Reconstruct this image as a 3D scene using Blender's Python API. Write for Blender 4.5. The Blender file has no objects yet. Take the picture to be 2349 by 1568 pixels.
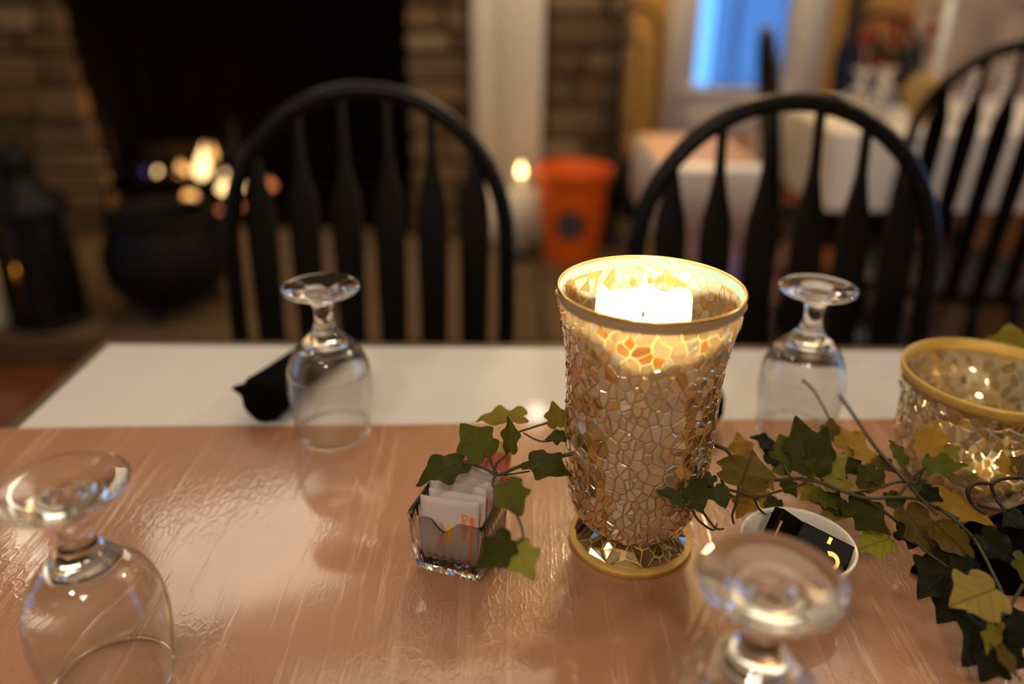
import bpy, math, random
import numpy as np
from mathutils import Vector, Matrix, Euler
random.seed(7)
PI = math.pi
SC = bpy.context.scene
COL = SC.collection
TZ = 0.75                                   # height of the table top

# ------------------------------------------------------------------ camera
cd = bpy.data.cameras.new('camera')
cam = bpy.data.objects.new('camera', cd); COL.objects.link(cam)
cd.sensor_width = 36.0
cd.lens = 1850.0 * 36.0 / 2349.0
cd.clip_start = 0.02
pitch, roll = math.radians(24.8), math.radians(0.45)
cam.location = (0, 0, 1.16)
cam.rotation_mode = 'QUATERNION'
cam.rotation_quaternion = (Matrix.Rotation(PI/2 - pitch, 3, 'X') @ Matrix.Rotation(roll, 3, 'Z')).to_quaternion()
cd.dof.use_dof = True
cd.dof.focus_distance = 0.572
cd.dof.aperture_fstop = 1.85
SC.camera = cam

# ------------------------------------------------------------------ world, exposure
w = bpy.data.worlds.new('dusk'); SC.world = w
w.use_nodes = True
bg = w.node_tree.nodes['Background']
bg.inputs[0].default_value = (0.15, 0.46, 1.0, 1)
bg.inputs[1].default_value = 2.3
SC.view_settings.view_transform = 'Standard'
SC.view_settings.look = 'None'
SC.view_settings.exposure = -0.1
SC.view_settings.gamma = 1.0
SC.view_settings.use_curve_mapping = False
cy = SC.cycles
cy.use_denoising = True
cy.max_bounces = 14; cy.transmission_bounces = 12; cy.glossy_bounces = 6; cy.diffuse_bounces = 4
cy.transparent_max_bounces = 16
cy.sample_clamp_indirect = 4.0
cy.blur_glossy = 0.4
cy.caustics_reflective = False
cy.caustics_refractive = True

def lamp(name, kind, loc, power, color, size=0.1, rot=None, **k):
    d = bpy.data.lights.new(name, kind)
    d.energy = power; d.color = color
    if kind == 'AREA': d.size = size
    else: d.shadow_soft_size = size
    for a, b in k.items(): setattr(d, a, b)
    o = bpy.data.objects.new(name, d); COL.objects.link(o); o.location = loc
    if rot: o.rotation_euler = rot
    return o
WARM = (1.0, 0.84, 0.62); AMBER = (1.0, 0.66, 0.28)
lamp('unseen_lamp', 'POINT', (-1.35, 0.2, 2.25), 9, WARM, 0.10)
for bx, by in ((-1.68, 2.24), (-1.57, 2.09)):
    lamp('pendant_bulb', 'POINT', (bx, by, 2.15), 1.1, WARM, 0.05)
for bx, by, bz in ((0.0, -0.9, 2.05), (0.12, -0.95, 2.0), (0.2, -0.86, 2.08), (-0.5, -0.7, 2.02), (-0.58, -0.78, 2.1)):
    lamp('chandelier_bulb', 'POINT', (bx, by, bz), 10.5, (1.0, 0.86, 0.72), 0.03)
lamp('mantel_lamp', 'POINT', (0.115, 3.2, 2.17), 1.5, WARM, 0.03)
lamp('unseen_lamp', 'POINT', (0.45, 2.40, 2.3), 31, (1.0, 0.70, 0.34), 0.10)  # added to light the pilaster and back wall
lamp('wall_fill', 'POINT', (0.75, 4.25, 2.1), 42, AMBER, 0.08)  # no real fixture, added to brighten the ochre wall
lamp('unseen_lamp', 'POINT', (2.1, 1.55, 2.25), 38, (1.0, 0.84, 0.68), 0.10)  # added to light the cloth front of the far table
# two area lights added to stand in for bright ceiling reflected in the paper
lamp('ceiling_fill', 'AREA', (-1.10, 2.68, 2.52), 8.5, WARM, 0.72, (0, 0, 0.42), shape='RECTANGLE', size_y=0.75)
lamp('ceiling_fill', 'AREA', (0.25, 1.72, 2.52), 10.0, WARM, 1.9, (0, 0, 0.08), shape='RECTANGLE', size_y=0.75)

# ------------------------------------------------------------------ materials
def lin(r, g, b):
    f = lambda c: ((c/255+0.055)/1.055)**2.4 if c > 10 else c/255/12.92
    return (f(r), f(g), f(b), 1)
class NT:
    def __init__(self, name):
        self.m = bpy.data.materials.new(name); self.m.use_nodes = True
        self.t = self.m.node_tree; self.t.nodes.clear()
        self.out = self.n('ShaderNodeOutputMaterial')
    def n(self, ty, ins=None, **props):
        x = self.t.nodes.new(ty)
        for k, v in props.items(): setattr(x, k, v)
        for k, v in (ins or {}).items(): self.set(x.inputs[k], v)
        return x
    def set(self, sock, v):
        if isinstance(v, bpy.types.NodeSocket): self.t.links.new(v, sock)
        else: sock.default_value = v
    def math(self, op, a, b=0.0, c=0.0, clamp=False):
        return self.n('ShaderNodeMath', {0: a, 1: b, 2: c}, operation=op, use_clamp=clamp).outputs[0]
    def mix(self, f, a, b, mode='MIX'):
        return self.n('ShaderNodeMix', {0: f, 6: a, 7: b}, data_type='RGBA', blend_type=mode).outputs[2]
    def ramp(self, f, stops):
        r = self.n('ShaderNodeValToRGB', {0: f}); e = r.color_ramp.elements
        while len(e) < len(stops): e.new(0.5)
        for i, (p, c) in enumerate(stops):
            e[i].position = p; e[i].color = c if len(c) == 4 else (*c, 1)
        return r.outputs[0]
    def end(self, sh):
        self.t.links.new(sh, self.out.inputs[0]); return self.m
    def noise(self, scale, detail=3, vec=None, rough=0.55, dist=0.0):
        ins = {'Scale': scale, 'Detail': detail, 'Roughness': rough, 'Distortion': dist}
        if vec is not None: ins['Vector'] = vec
        return self.n('ShaderNodeTexNoise', ins).outputs[0]
    def coord(self, kind='Object', scale=None, rot=None):
        c = self.n('ShaderNodeTexCoord').outputs[kind]
        if scale is None and rot is None: return c
        return self.n('ShaderNodeMapping', {'Vector': c, 'Scale': scale or (1, 1, 1), 'Rotation': rot or (0, 0, 0)}).outputs[0]
    def bsdf(self, color, rough=0.5, **kw):
        p = self.n('ShaderNodeBsdfPrincipled')
        self.set(p.inputs['Base Color'], color); self.set(p.inputs['Roughness'], rough)
        for k, v in kw.items(): self.set(p.inputs[k.replace('_', ' ')], v)
        return p
def plain(name, col, rough=0.5, noise=0.12, nscale=30.0, bump=0.0, **kw):
    m = NT(name)
    n = m.noise(nscale, 3, m.coord())
    c = m.mix(n, tuple(x*(1-noise) for x in col[:3])+(1,), tuple(min(1, x*(1+noise)) for x in col[:3])+(1,))
    p = m.bsdf(c, rough, **kw)
    if bump: m.set(p.inputs['Normal'], m.n('ShaderNodeBump', {'Strength': bump, 'Distance': 0.004, 'Height': n}).outputs[0])
    return m.end(p.outputs[0])
def glow(name, col, strength):
    m = NT(name)
    return m.end(m.n('ShaderNodeEmission', {0: col, 1: strength}).outputs[0])

M = {}
M['black_wood'] = plain('black_painted_wood', (0.0028, 0.0025, 0.0022), 0.34, 0.3, 40, 0.05, Specular_IOR_Level=0.17)
M['laminate'] = plain('white_laminate', (0.67, 0.665, 0.65), 0.30, 0.04, 6, Coat_Weight=0.35, Coat_Roughness=0.025)
M['brown_edge'] = plain('brown_table_edge', (0.075, 0.05, 0.022), 0.4, 0.25, 30)
M['iron'] = plain('black_iron', (0.004, 0.0035, 0.003), 0.55, 0.3, 60, 0.2, Specular_IOR_Level=0.2)
M['steel'] = plain('dark_pedestal_steel', (0.02, 0.02, 0.02), 0.35, 0.1)
M['white_paint'] = plain('cream_painted_wood', (0.84, 0.77, 0.60), 0.45, 0.08, 8)
M['trim_white'] = plain('white_painted_trim', (0.70, 0.68, 0.66), 0.45, 0.05, 8)
M['ochre'] = plain('ochre_plaster', (0.50, 0.29, 0.075), 0.7, 0.12, 5, 0.1)
M['plaster'] = plain('warm_plaster', (0.42, 0.33, 0.20), 0.8, 0.1, 4)
M['mauve'] = plain('pale_door_paint', (0.50, 0.42, 0.38), 0.5, 0.05, 5)
M['baseboard'] = plain('varnished_baseboard', (0.42, 0.20, 0.075), 0.4, 0.2, 12)
M['ceiling'] = plain('ceiling_plaster', (0.55, 0.46, 0.33), 0.85, 0.05, 3)
M['napkin'] = plain('black_napkin_cloth', (0.0022, 0.0018, 0.002), 0.95, 0.3, 200, 0.3, Specular_IOR_Level=0.05)
M['cloth'] = plain('white_table_cloth', (0.70, 0.64, 0.56), 0.7, 0.05, 60, 0.05)
M['cream_napkin'] = plain('cream_napkin_cloth', (0.62, 0.47, 0.20), 0.9, 0.1, 80)
M['wax'] = plain('ivory_wax', (0.80, 0.81, 0.73), 0.5, 0.03, 30, 0.1, Subsurface_Weight=0.8, Subsurface_Radius=(1.0, 0.85, 0.6), Subsurface_Scale=0.026)
M['china'] = plain('white_china', (0.78, 0.74, 0.64), 0.12, 0.02, 20)
M['orange'] = plain('orange_plastic', (0.75, 0.12, 0.006), 0.4, 0.06, 6)
M['emblem'] = plain('dark_grey_print', (0.035, 0.025, 0.03), 0.5, 0.2, 30)
M['emblem_light'] = plain('pale_grey_print', (0.16, 0.13, 0.14), 0.5, 0.2, 30)
M['charred'] = plain('charred_log', (0.006, 0.004, 0.003), 0.9, 0.5, 25, 0.6, Specular_IOR_Level=0.1)
M['soot'] = plain('sooty_brick', (0.0035, 0.0022, 0.0014), 0.95, 0.5, 12, 0.5, Specular_IOR_Level=0.05)
M['mortar'] = plain('dark_mortar', (0.055, 0.035, 0.015), 0.95, 0.3, 40, 0.4)
M['petal_red'] = plain('red_petal', (0.42, 0.016, 0.010), 0.6, 0.3, 40)
M['petal_orange'] = plain('orange_petal', (0.42, 0.10, 0.02), 0.6, 0.3, 40)
M['petal_pink'] = plain('pale_pink_petal', (0.55, 0.32, 0.25), 0.6, 0.2, 40)
M['dark_leaf_far'] = plain('bouquet_leaf', (0.012, 0.020, 0.006), 0.6, 0.3, 40)
M['gold'] = plain('gold_rim', (0.80, 0.52, 0.16), 0.22, 0.1, 40, Metallic=0.85)
M['grout_gold'] = plain('matte_gold_grout', (0.62, 0.40, 0.09), 0.5, 0.15, 90, 0.2, Metallic=0.3)
M['rim_taupe'] = plain('dim_outer_band', (0.36, 0.27, 0.15), 0.5, 0.08, 60)  # taupe carries the weaker light on the outside of the band
M['ink_gold'] = plain('gold_print', (0.80, 0.46, 0.12), 0.35, 0.15, 300, Metallic=0.4)
M['ink_orange'] = plain('orange_ink', (0.80, 0.17, 0.01), 0.6, 0.05, 100)
M['ink_yellow'] = plain('yellow_ink', (0.80, 0.40, 0.03), 0.6, 0.05, 100)
M['packet_pink'] = plain('pink_paper', (0.75, 0.17, 0.12), 0.6, 0.06, 100)
M['packet_yellow'] = plain('yellow_paper', (0.80, 0.62, 0.22), 0.6, 0.05, 100)
M['black_gloss'] = plain('black_glossy_wrapper', (0.006, 0.004, 0.0035), 0.3, 0.3, 60, Specular_IOR_Level=0.03)
M['wick'] = plain('burnt_wick', (0.02, 0.015, 0.01), 0.9, 0.2)
M['dark_plastic'] = plain('dark_wood_floor_edge', (0.05, 0.03, 0.015), 0.5, 0.2)
M['flame'] = glow('candle_flame', (1.0, 0.82, 0.5, 1), 45)
M['fire'] = glow('fire_flame', (1.0, 0.46, 0.13, 1), 2.6)
M['fire_hot'] = glow('fire_flame_hot', (1.0, 0.62, 0.26, 1), 4.2)
M['ember'] = glow('ember', (1.0, 0.26, 0.10, 1), 1.4)
M['blue_flame'] = glow('blue_flame', (0.25, 0.2, 0.9, 1), 0.35)
M['lantern_flame'] = glow('lantern_flame', (1.0, 0.66, 0.22, 1), 16)

def m_glass(name, tint=(1, 1, 1, 1), rough=0.0, ior=1.5):
    m = NT(name)
    return m.end(m.n('ShaderNodeBsdfGlass', {'Color': tint, 'Roughness': rough, 'IOR': ior}).outputs[0])
def m_thin():
    m = NT('thin_goblet_wall')
    a = m.n('ShaderNodeBsdfTransparent', {0: (0.97, 0.975, 0.97, 1)}); b = m.n('ShaderNodeBsdfGlossy', {'Roughness': 0.0})
    bk = m.n('ShaderNodeNewGeometry').outputs['Backfacing']
    f = m.n('ShaderNodeFresnel', {0: m.math('MULTIPLY_ADD', bk, 1/1.5-1.5, 1.5)}).outputs[0]
    return m.end(m.n('ShaderNodeMixShader', {0: m.math('MULTIPLY', f, 1.5, clamp=True), 1: a.outputs[0], 2: b.outputs[0]}).outputs[0])
M['thin_glass'] = m_thin()
M['glass'] = m_glass('clear_goblet_glass', (0.985, 0.99, 0.985, 1))
M['caddy_glass'] = m_glass('pressed_caddy_glass', (0.96, 0.96, 0.95, 1), 0.02)
def m_pane():
    m = NT('window_glass')
    a = m.n('ShaderNodeBsdfTransparent', {0: (0.97, 0.98, 0.98, 1)}); b = m.n('ShaderNodeBsdfGlossy', {'Roughness': 0.02})
    return m.end(m.n('ShaderNodeMixShader', {0: 0.06, 1: a.outputs[0], 2: b.outputs[0]}).outputs[0])
M['pane'] = m_pane()
def m_smoked():
    m = NT('smoked_lantern_glass')
    a = m.n('ShaderNodeBsdfTransparent', {0: (0.55, 0.42, 0.22, 1)}); b = m.n('ShaderNodeBsdfGlossy', {'Roughness': 0.1})
    return m.end(m.n('ShaderNodeMixShader', {0: 0.08, 1: a.outputs[0], 2: b.outputs[0]}).outputs[0])
M['smoked'] = m_smoked()
def m_sheer():
    m = NT('sheer_blue_curtain')
    n = m.noise(9, 3, m.coord(scale=(6, 6, 0.6)))
    c = m.mix(n, (0.28, 0.27, 0.36, 1), (0.42, 0.38, 0.48, 1))
    a = m.n('ShaderNodeBsdfTransparent', {0: c}); b = m.n('ShaderNodeBsdfTranslucent', {0: (0.40, 0.38, 0.45, 1)})
    return m.end(m.n('ShaderNodeMixShader', {0: 0.35, 1: a.outputs[0], 2: b.outputs[0]}).outputs[0])
M['sheer'] = m_sheer()
def m_paper():
    m = NT('tan_crinkled_paper')
    co = m.coord()
    streak = m.noise(1.0, 5, m.coord(scale=(95, 5, 1), rot=(0, 0, 0.22)), 0.55)
    ridge = m.math('ABSOLUTE', m.math('SUBTRACT', streak, 0.5))
    fine = m.noise(1.0, 3, m.coord(scale=(420, 26, 1), rot=(0, 0, 0.14)), 0.5)
    # crinkles: warped cell borders, only here and there
    wob = m.n('ShaderNodeTexNoise', {'Vector': co, 'Scale': 60.0, 'Detail': 2.0}).outputs[1]
    cc = m.n('ShaderNodeMix', {0: 0.012, 4: m.coord(scale=(1, 0.45, 1), rot=(0, 0, 0.5)), 5: wob}, data_type='VECTOR').outputs[1]
    vor = m.n('ShaderNodeTexVoronoi', {'Vector': cc, 'Scale': 165.0}, feature='DISTANCE_TO_EDGE').outputs[0]
    cr = m.math('SUBTRACT', 1.0, m.math('MULTIPLY', vor, 5.5, clamp=True), clamp=True)
    mask = m.n('ShaderNodeMapRange', {0: m.noise(8, 3, co), 1: 0.42, 2: 0.60}, clamp=True).outputs[0]
    cr = m.math('MULTIPLY', cr, mask)
    sp = m.n('ShaderNodeMapRange', {0: streak, 1: 0.56, 2: 0.70}, clamp=True).outputs[0]      # sparse raised streaks
    h = m.math('ADD', m.math('ADD', m.math('MULTIPLY', sp, 0.55), m.math('MULTIPLY', fine, 0.10)), m.math('MULTIPLY', cr, 0.20))
    tone = m.noise(7, 4, co)
    c = m.mix(tone, (0.335, 0.158, 0.080, 1), (0.42, 0.205, 0.110, 1))
    c = m.mix(m.math('MULTIPLY', sp, 0.55), c, (0.56, 0.33, 0.21, 1))
    p = m.bsdf(c, m.math('MULTIPLY_ADD', tone, 0.14, 0.26), Coat_Weight=1.0, Coat_Roughness=0.085)
    m.set(p.inputs['Normal'], m.n('ShaderNodeBump', {'Strength': 0.75, 'Distance': 0.0012, 'Height': h}).outputs[0])
    m.set(p.inputs['Coat Normal'], m.n('ShaderNodeBump', {'Strength': 0.14, 'Distance': 0.0012, 'Height': h}).outputs[0])
    return m.end(p.outputs[0])
M['paper'] = m_paper()
def m_floor():
    m = NT('orange_brown_floorboards')
    br = m.n('ShaderNodeTexBrick', {'Vector': m.coord(), 'Color1': (0.19, 0.055, 0.018, 1), 'Color2': (0.13, 0.038, 0.012, 1), 'Mortar': (0.03, 0.01, 0.004, 1),
             'Scale': 1.0, 'Mortar Size': 0.002, 'Brick Width': 1.6, 'Row Height': 0.09})
    g = m.noise(1, 4, m.coord(scale=(3, 60, 1)))
    c = m.mix(m.math('MULTIPLY', g, 0.5), br.outputs[0], (0.09, 0.028, 0.01, 1))
    return m.end(m.bsdf(c, 0.22).outputs[0])
M['floor'] = m_floor()
def m_stone():
    m = NT('fieldstone')
    r = m.n('ShaderNodeObjectInfo').outputs['Random']
    n = m.noise(14, 5, m.coord())
    c = m.ramp(r, [(0, (0.08, 0.042, 0.012)), (0.35, (0.15, 0.085, 0.027)), (0.6, (0.21, 0.125, 0.05)), (0.8, (0.11, 0.07, 0.034)), (1, (0.30, 0.20, 0.10))])
    c = m.mix(m.math('MULTIPLY', n, 0.6), c, (0.05, 0.035, 0.02, 1))
    p = m.bsdf(c, 0.85)
    m.set(p.inputs['Normal'], m.n('ShaderNodeBump', {'Strength': 0.6, 'Distance': 0.01, 'Height': n}).outputs[0])
    return m.end(p.outputs[0])
M['stone'] = m_stone()
def m_shard():
    m = NT('mosaic_glass_shard')
    tint = m.n('ShaderNodeVertexColor', layer_name='tint').outputs[0]
    tr = m.n('ShaderNodeBsdfTranslucent', {0: tint})
    tp = m.n('ShaderNodeBsdfTransparent', {0: m.mix(0.5, tint, (1, 0.97, 0.9, 1))})
    df = m.n('ShaderNodeBsdfDiffuse', {0: tint})
    body = m.n('ShaderNodeMixShader', {0: 0.52, 1: tr.outputs[0], 2: tp.outputs[0]})
    body2 = m.n('ShaderNodeMixShader', {0: 0.26, 1: body.outputs[0], 2: df.outputs[0]})
    gl = m.n('ShaderNodeBsdfGlossy', {0: (0.99, 0.86, 0.66, 1), 'Roughness': 0.05})
    fr = m.n('ShaderNodeLayerWeight', {0: 0.40}).outputs[1]
    f = m.math('MULTIPLY_ADD', fr, 0.75, 0.20, clamp=True)
    return m.end(m.n('ShaderNodeMixShader', {0: f, 1: body2.outputs[0], 2: gl.outputs[0]}).outputs[0])
M['shard'] = m_shard()
def m_grout():
    m = NT('golden_grout')
    c = m.mix(m.noise(90, 3, m.coord()), (0.78, 0.50, 0.13, 1), (0.90, 0.66, 0.24, 1))
    a = m.n('ShaderNodeBsdfDiffuse', {0: c}); b = m.n('ShaderNodeBsdfTranslucent', {0: c})
    s = m.n('ShaderNodeMixShader', {0: 0.5, 1: a.outputs[0], 2: b.outputs[0]})
    t = m.n('ShaderNodeBsdfTransparent', {0: (0.95, 0.85, 0.65, 1)})
    return m.end(m.n('ShaderNodeMixShader', {0: 0.42, 1: s.outputs[0], 2: t.outputs[0]}).outputs[0])
M['grout'] = m_grout()
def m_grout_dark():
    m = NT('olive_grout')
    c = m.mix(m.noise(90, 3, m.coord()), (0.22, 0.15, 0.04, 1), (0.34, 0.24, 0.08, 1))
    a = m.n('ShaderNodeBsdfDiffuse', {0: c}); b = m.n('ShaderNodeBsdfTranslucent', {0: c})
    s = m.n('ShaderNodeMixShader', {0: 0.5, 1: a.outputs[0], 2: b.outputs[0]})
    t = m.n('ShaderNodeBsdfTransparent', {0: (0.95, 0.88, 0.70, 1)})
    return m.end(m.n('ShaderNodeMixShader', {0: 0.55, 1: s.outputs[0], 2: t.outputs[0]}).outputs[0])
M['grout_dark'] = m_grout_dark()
def m_frost():
    m = NT('candlelit_inner_band')
    c = (0.155, 0.205, 0.165, 1)  # mint of the candle-lit inner side, brightness also set through the colour
    a = m.n('ShaderNodeBsdfDiffuse', {0: c}); b = m.n('ShaderNodeBsdfTranslucent', {0: c})
    return m.end(m.n('ShaderNodeMixShader', {0: 0.25, 1: a.outputs[0], 2: b.outputs[0]}).outputs[0])
M['frost'] = m_frost()
def m_packet():
    m = NT('white_sugar_packet_paper')
    n = m.noise(160, 2, m.coord())
    a = m.bsdf((0.74, 0.66, 0.63, 1), 0.45)
    m.set(a.inputs['Normal'], m.n('ShaderNodeBump', {'Strength': 0.25, 'Distance': 0.001, 'Height': n}).outputs[0])
    b = m.n('ShaderNodeBsdfTranslucent', {0: (0.75, 0.62, 0.58, 1)})
    return m.end(m.n('ShaderNodeMixShader', {0: 0.3, 1: a.outputs[0], 2: b.outputs[0]}).outputs[0])
M['packet'] = m_packet()
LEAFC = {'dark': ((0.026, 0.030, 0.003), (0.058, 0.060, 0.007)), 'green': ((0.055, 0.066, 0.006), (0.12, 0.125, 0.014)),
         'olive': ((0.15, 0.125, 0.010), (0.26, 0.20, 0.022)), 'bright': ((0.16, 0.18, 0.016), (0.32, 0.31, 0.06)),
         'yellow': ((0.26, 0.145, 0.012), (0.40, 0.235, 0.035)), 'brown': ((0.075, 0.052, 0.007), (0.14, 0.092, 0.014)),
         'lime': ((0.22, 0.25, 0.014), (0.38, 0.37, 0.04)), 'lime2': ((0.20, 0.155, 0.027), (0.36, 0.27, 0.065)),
         'black': ((0.008, 0.009, 0.002), (0.014, 0.015, 0.003))}  # black leaves carry the garland's shade in their colour; lime2 dimmed for it too
def m_leaf(k):
    m = NT('ivy_leaf_' + k)
    lo, hi = LEAFC[k]
    uv = m.n('ShaderNodeUVMap').outputs[0]
    s = m.n('ShaderNodeSeparateXYZ', {0: uv})
    ax = m.math('ABSOLUTE', s.outputs[0])
    mid = m.math('SUBTRACT', 1.0, m.math('MULTIPLY', ax, 30.0, clamp=True))
    rib = m.math('ABSOLUTE', m.math('SUBTRACT', m.math('FRACT', m.math('MULTIPLY', m.math('SUBTRACT', s.outputs[1], m.math('MULTIPLY', ax, 0.75)), 4.0)), 0.5))
    side = m.math('MULTIPLY', m.math('SUBTRACT', 1.0, m.math('MULTIPLY', rib, 9.0, clamp=True)), 0.5)
    vein = m.math('MAXIMUM', mid, side, clamp=True)
    c = m.mix(m.noise(55, 4, m.coord()), lo+(1,), hi+(1,))
    if k in ('lime', 'lime2', 'brown'): c = m.mix(m.math('MULTIPLY', vein, 0.7), c, tuple(x*0.35 for x in lo)+(1,))
    else: c = m.mix(m.math('MULTIPLY', vein, 0.5), c, tuple(x*0.8 for x in hi)+(1,))
    p = m.bsdf(c, 0.55, Specular_IOR_Level=0.12)
    m.set(p.inputs['Normal'], m.n('ShaderNodeBump', {'Strength': 0.4, 'Distance': 0.001, 'Height': vein}).outputs[0])
    t = m.n('ShaderNodeBsdfTranslucent', {0: m.mix(0.5, c, hi+(1,))})
    return m.end(m.n('ShaderNodeMixShader', {0: 0.28, 1: p.outputs[0], 2: t.outputs[0]}).outputs[0])
for k in LEAFC: M['leaf_'+k] = m_leaf(k)
M['vine'] = plain('ivy_stem', (0.035, 0.034, 0.010), 0.6, 0.3, 80)
M['tendril'] = plain('black_wire_tendril', (0.006, 0.005, 0.004), 0.5, 0.2, 80)

# ------------------------------------------------------------------ geometry helpers
class MB:
    """collects vertices and faces and links them as one mesh object"""
    def __init__(self): self.v = []; self.f = []
    def add(self, vs, fs):
        o = len(self.v); self.v += [tuple(p) for p in vs]; self.f += [tuple(i+o for i in q) for q in fs]; return self
    def box(self, x0, x1, y0, y1, z0, z1, bev=0.0):
        if bev <= 0:
            vs = [(x, y, z) for z in (z0, z1) for y in (y0, y1) for x in (x0, x1)]
            return self.add(vs, [(0, 2, 3, 1), (4, 5, 7, 6), (0, 1, 5, 4), (2, 6, 7, 3), (0, 4, 6, 2), (1, 3, 7, 5)])
        b = bev; vs = []
        for z, i in ((z0, b), (z0+b, 0), (z1-b, 0), (z1, b)):
            for x, y in ((x0+i+b, y0+i), (x1-i-b, y0+i), (x1-i, y0+i+b), (x1-i, y1-i-b), (x1-i-b, y1-i), (x0+i+b, y1-i), (x0+i, y1-i-b), (x0+i, y0+i+b)):
                vs.append((x, y, z))
        fs = [tuple(range(7, -1, -1)), tuple(range(24, 32))]
        for k in range(3):
            for j in range(8): fs.append((k*8+j, k*8+(j+1) % 8, k*8+8+(j+1) % 8, k*8+8+j))
        return self.add(vs, fs)
    def lathe(self, prof, seg=48, cx=0, cy=0, cz=0, close=False, jit=None):
        """prof: list of (h, r)"""
        vs = []; fs = []; rings = []
        for h, r in prof:
            if r <= 1e-6: rings.append([len(vs)]); vs.append((cx, cy, cz+h))
            else:
                rings.append(list(range(len(vs), len(vs)+seg)))
                for j in range(seg):
                    a = 2*PI*j/seg; rr = r*(jit(a, h) if jit else 1)
                    vs.append((cx+rr*math.cos(a), cy+rr*math.sin(a), cz+h))
        pairs = list(zip(rings, rings[1:]))
        if close: pairs.append((rings[-1], rings[0]))
        for A, B in pairs:
            for j in range(seg):
                k = (j+1) % seg
                if len(A) == 1 and len(B) == 1: break
                if len(A) == 1: fs.append((A[0], B[k], B[j]))
                elif len(B) == 1: fs.append((A[j], A[k], B[0]))
                else: fs.append((A[j], A[k], B[k], B[j]))
        return self.add(vs, fs)
    def tube(self, pts, rad, seg=8, closed=False, caps=True, flat=None):
        P = [Vector(p) for p in pts]; n = len(P)
        R = rad if isinstance(rad, (list, tuple)) else [rad]*n
        vs = []; fs = []; up = None
        for i in range(n):
            t = (P[(i+1) % n]-P[i-1]) if closed else (P[min(i+1, n-1)]-P[max(i-1, 0)])
            t.normalize()
            if up is None:
                up = Vector((0, 0, 1)) if abs(t.z) < 0.9 else Vector((0, 1, 0))
            s = t.cross(up).normalized(); up = s.cross(t).normalized()
            for j in range(seg):
                a = 2*PI*j/seg
                vs.append(P[i]+(s*math.cos(a)+up*math.sin(a))*R[i])
        for i in range(n if closed else n-1):
            k = (i+1) % n
            for j in range(seg):
                q = (j+1) % seg
                fs.append((i*seg+j, i*seg+q, k*seg+q, k*seg+j))
        if caps and not closed:
            fs.append(tuple(range(seg-1, -1, -1))); fs.append(tuple((n-1)*seg+j for j in range(seg)))
        return self.add(vs, fs)
    def sphere(self, c, r, seg=16, rings=9, sc=(1, 1, 1)):
        prof = [(-r*math.cos(PI*i/rings), r*math.sin(PI*i/rings) if 0 < i < rings else 0) for i in range(rings+1)]
        o = len(self.v); self.lathe(prof, seg)
        for i in range(o, len(self.v)):
            x, y, z = self.v[i]; self.v[i] = (c[0]+x*sc[0], c[1]+y*sc[1], c[2]+z*sc[2])
        return self
    def xf(self, mat):
        self.v = [tuple(mat @ Vector(p)) for p in self.v]; return self
    def mesh(self, name, mat, smooth=True):
        me = bpy.data.meshes.new(name); me.from_pydata(self.v, [], self.f); me.materials.append(M[mat] if isinstance(mat, str) else mat)
        if smooth:
            me.polygons.foreach_set('use_smooth', [True]*len(me.polygons))
        me.update(); return me
    def build(self, name, mat, parent=None, smooth=True, sharp=None):
        me = self.mesh(name, mat, smooth)
        if smooth and sharp: me.set_sharp_from_angle(angle=math.radians(sharp))
        return link(name, me, parent)
def link(name, me, parent=None, loc=None, rot=None):
    o = bpy.data.objects.new(name, me); COL.objects.link(o)
    if parent: o.parent = parent
    if loc: o.location = loc
    if rot: o.rotation_euler = rot
    return o
def tag(o, label=None, cat=None, group=None, kind=None):
    if label: o['label'] = label
    if cat: o['category'] = cat
    if group: o['group'] = group
    if kind: o['kind'] = kind
    return o
def thing(name, label, cat, loc=(0, 0, 0), rz=0, group=None):
    o = bpy.data.objects.new(name, None); COL.objects.link(o); o.location = loc; o.rotation_euler = (0, 0, rz)
    o.empty_display_size = 0.05
    return tag(o, label, cat, group)
def dup(root, loc, rz, label, group=None, rot=None):
    r = root.copy(); COL.objects.link(r); r.location = loc; r.rotation_euler = rot if rot else (0, 0, rz); r['label'] = label
    if group: r['group'] = group
    for ch in list(root.children):
        c = ch.copy(); COL.objects.link(c); c.parent = r
        for g in list(ch.children):
            d = g.copy(); COL.objects.link(d); d.parent = c
    return r
def struct(o): o['kind'] = 'structure'; return o
def interp(prof, n):
    """Catmull-Rom refinement of an (h, r) profile"""
    P = [Vector((a, b)) for a, b in prof]; out = []
    for i in range(len(P)-1):
        p0, p1, p2, p3 = P[max(i-1, 0)], P[i], P[i+1], P[min(i+2, len(P)-1)]
        for k in range(n):
            t = k/n
            q = 0.5*((2*p1)+(p2-p0)*t+(2*p0-5*p1+4*p2-p3)*t*t+(3*p1-p0-3*p2+p3)*t**3)
            out.append((q.x, max(q.y, 0)))
    out.append((P[-1].x, P[-1].y)); return out
def spline(pts, n):
    P = [Vector(p) for p in pts]; out = []
    for i in range(len(P)-1):
        p0, p1, p2, p3 = P[max(i-1, 0)], P[i], P[i+1], P[min(i+2, len(P)-1)]
        for k in range(n):
            t = k/n
            out.append(0.5*((2*p1)+(p2-p0)*t+(2*p0-5*p1+4*p2-p3)*t*t+(3*p1-p0-3*p2+p3)*t**3))
    out.append(P[-1]); return out
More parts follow.
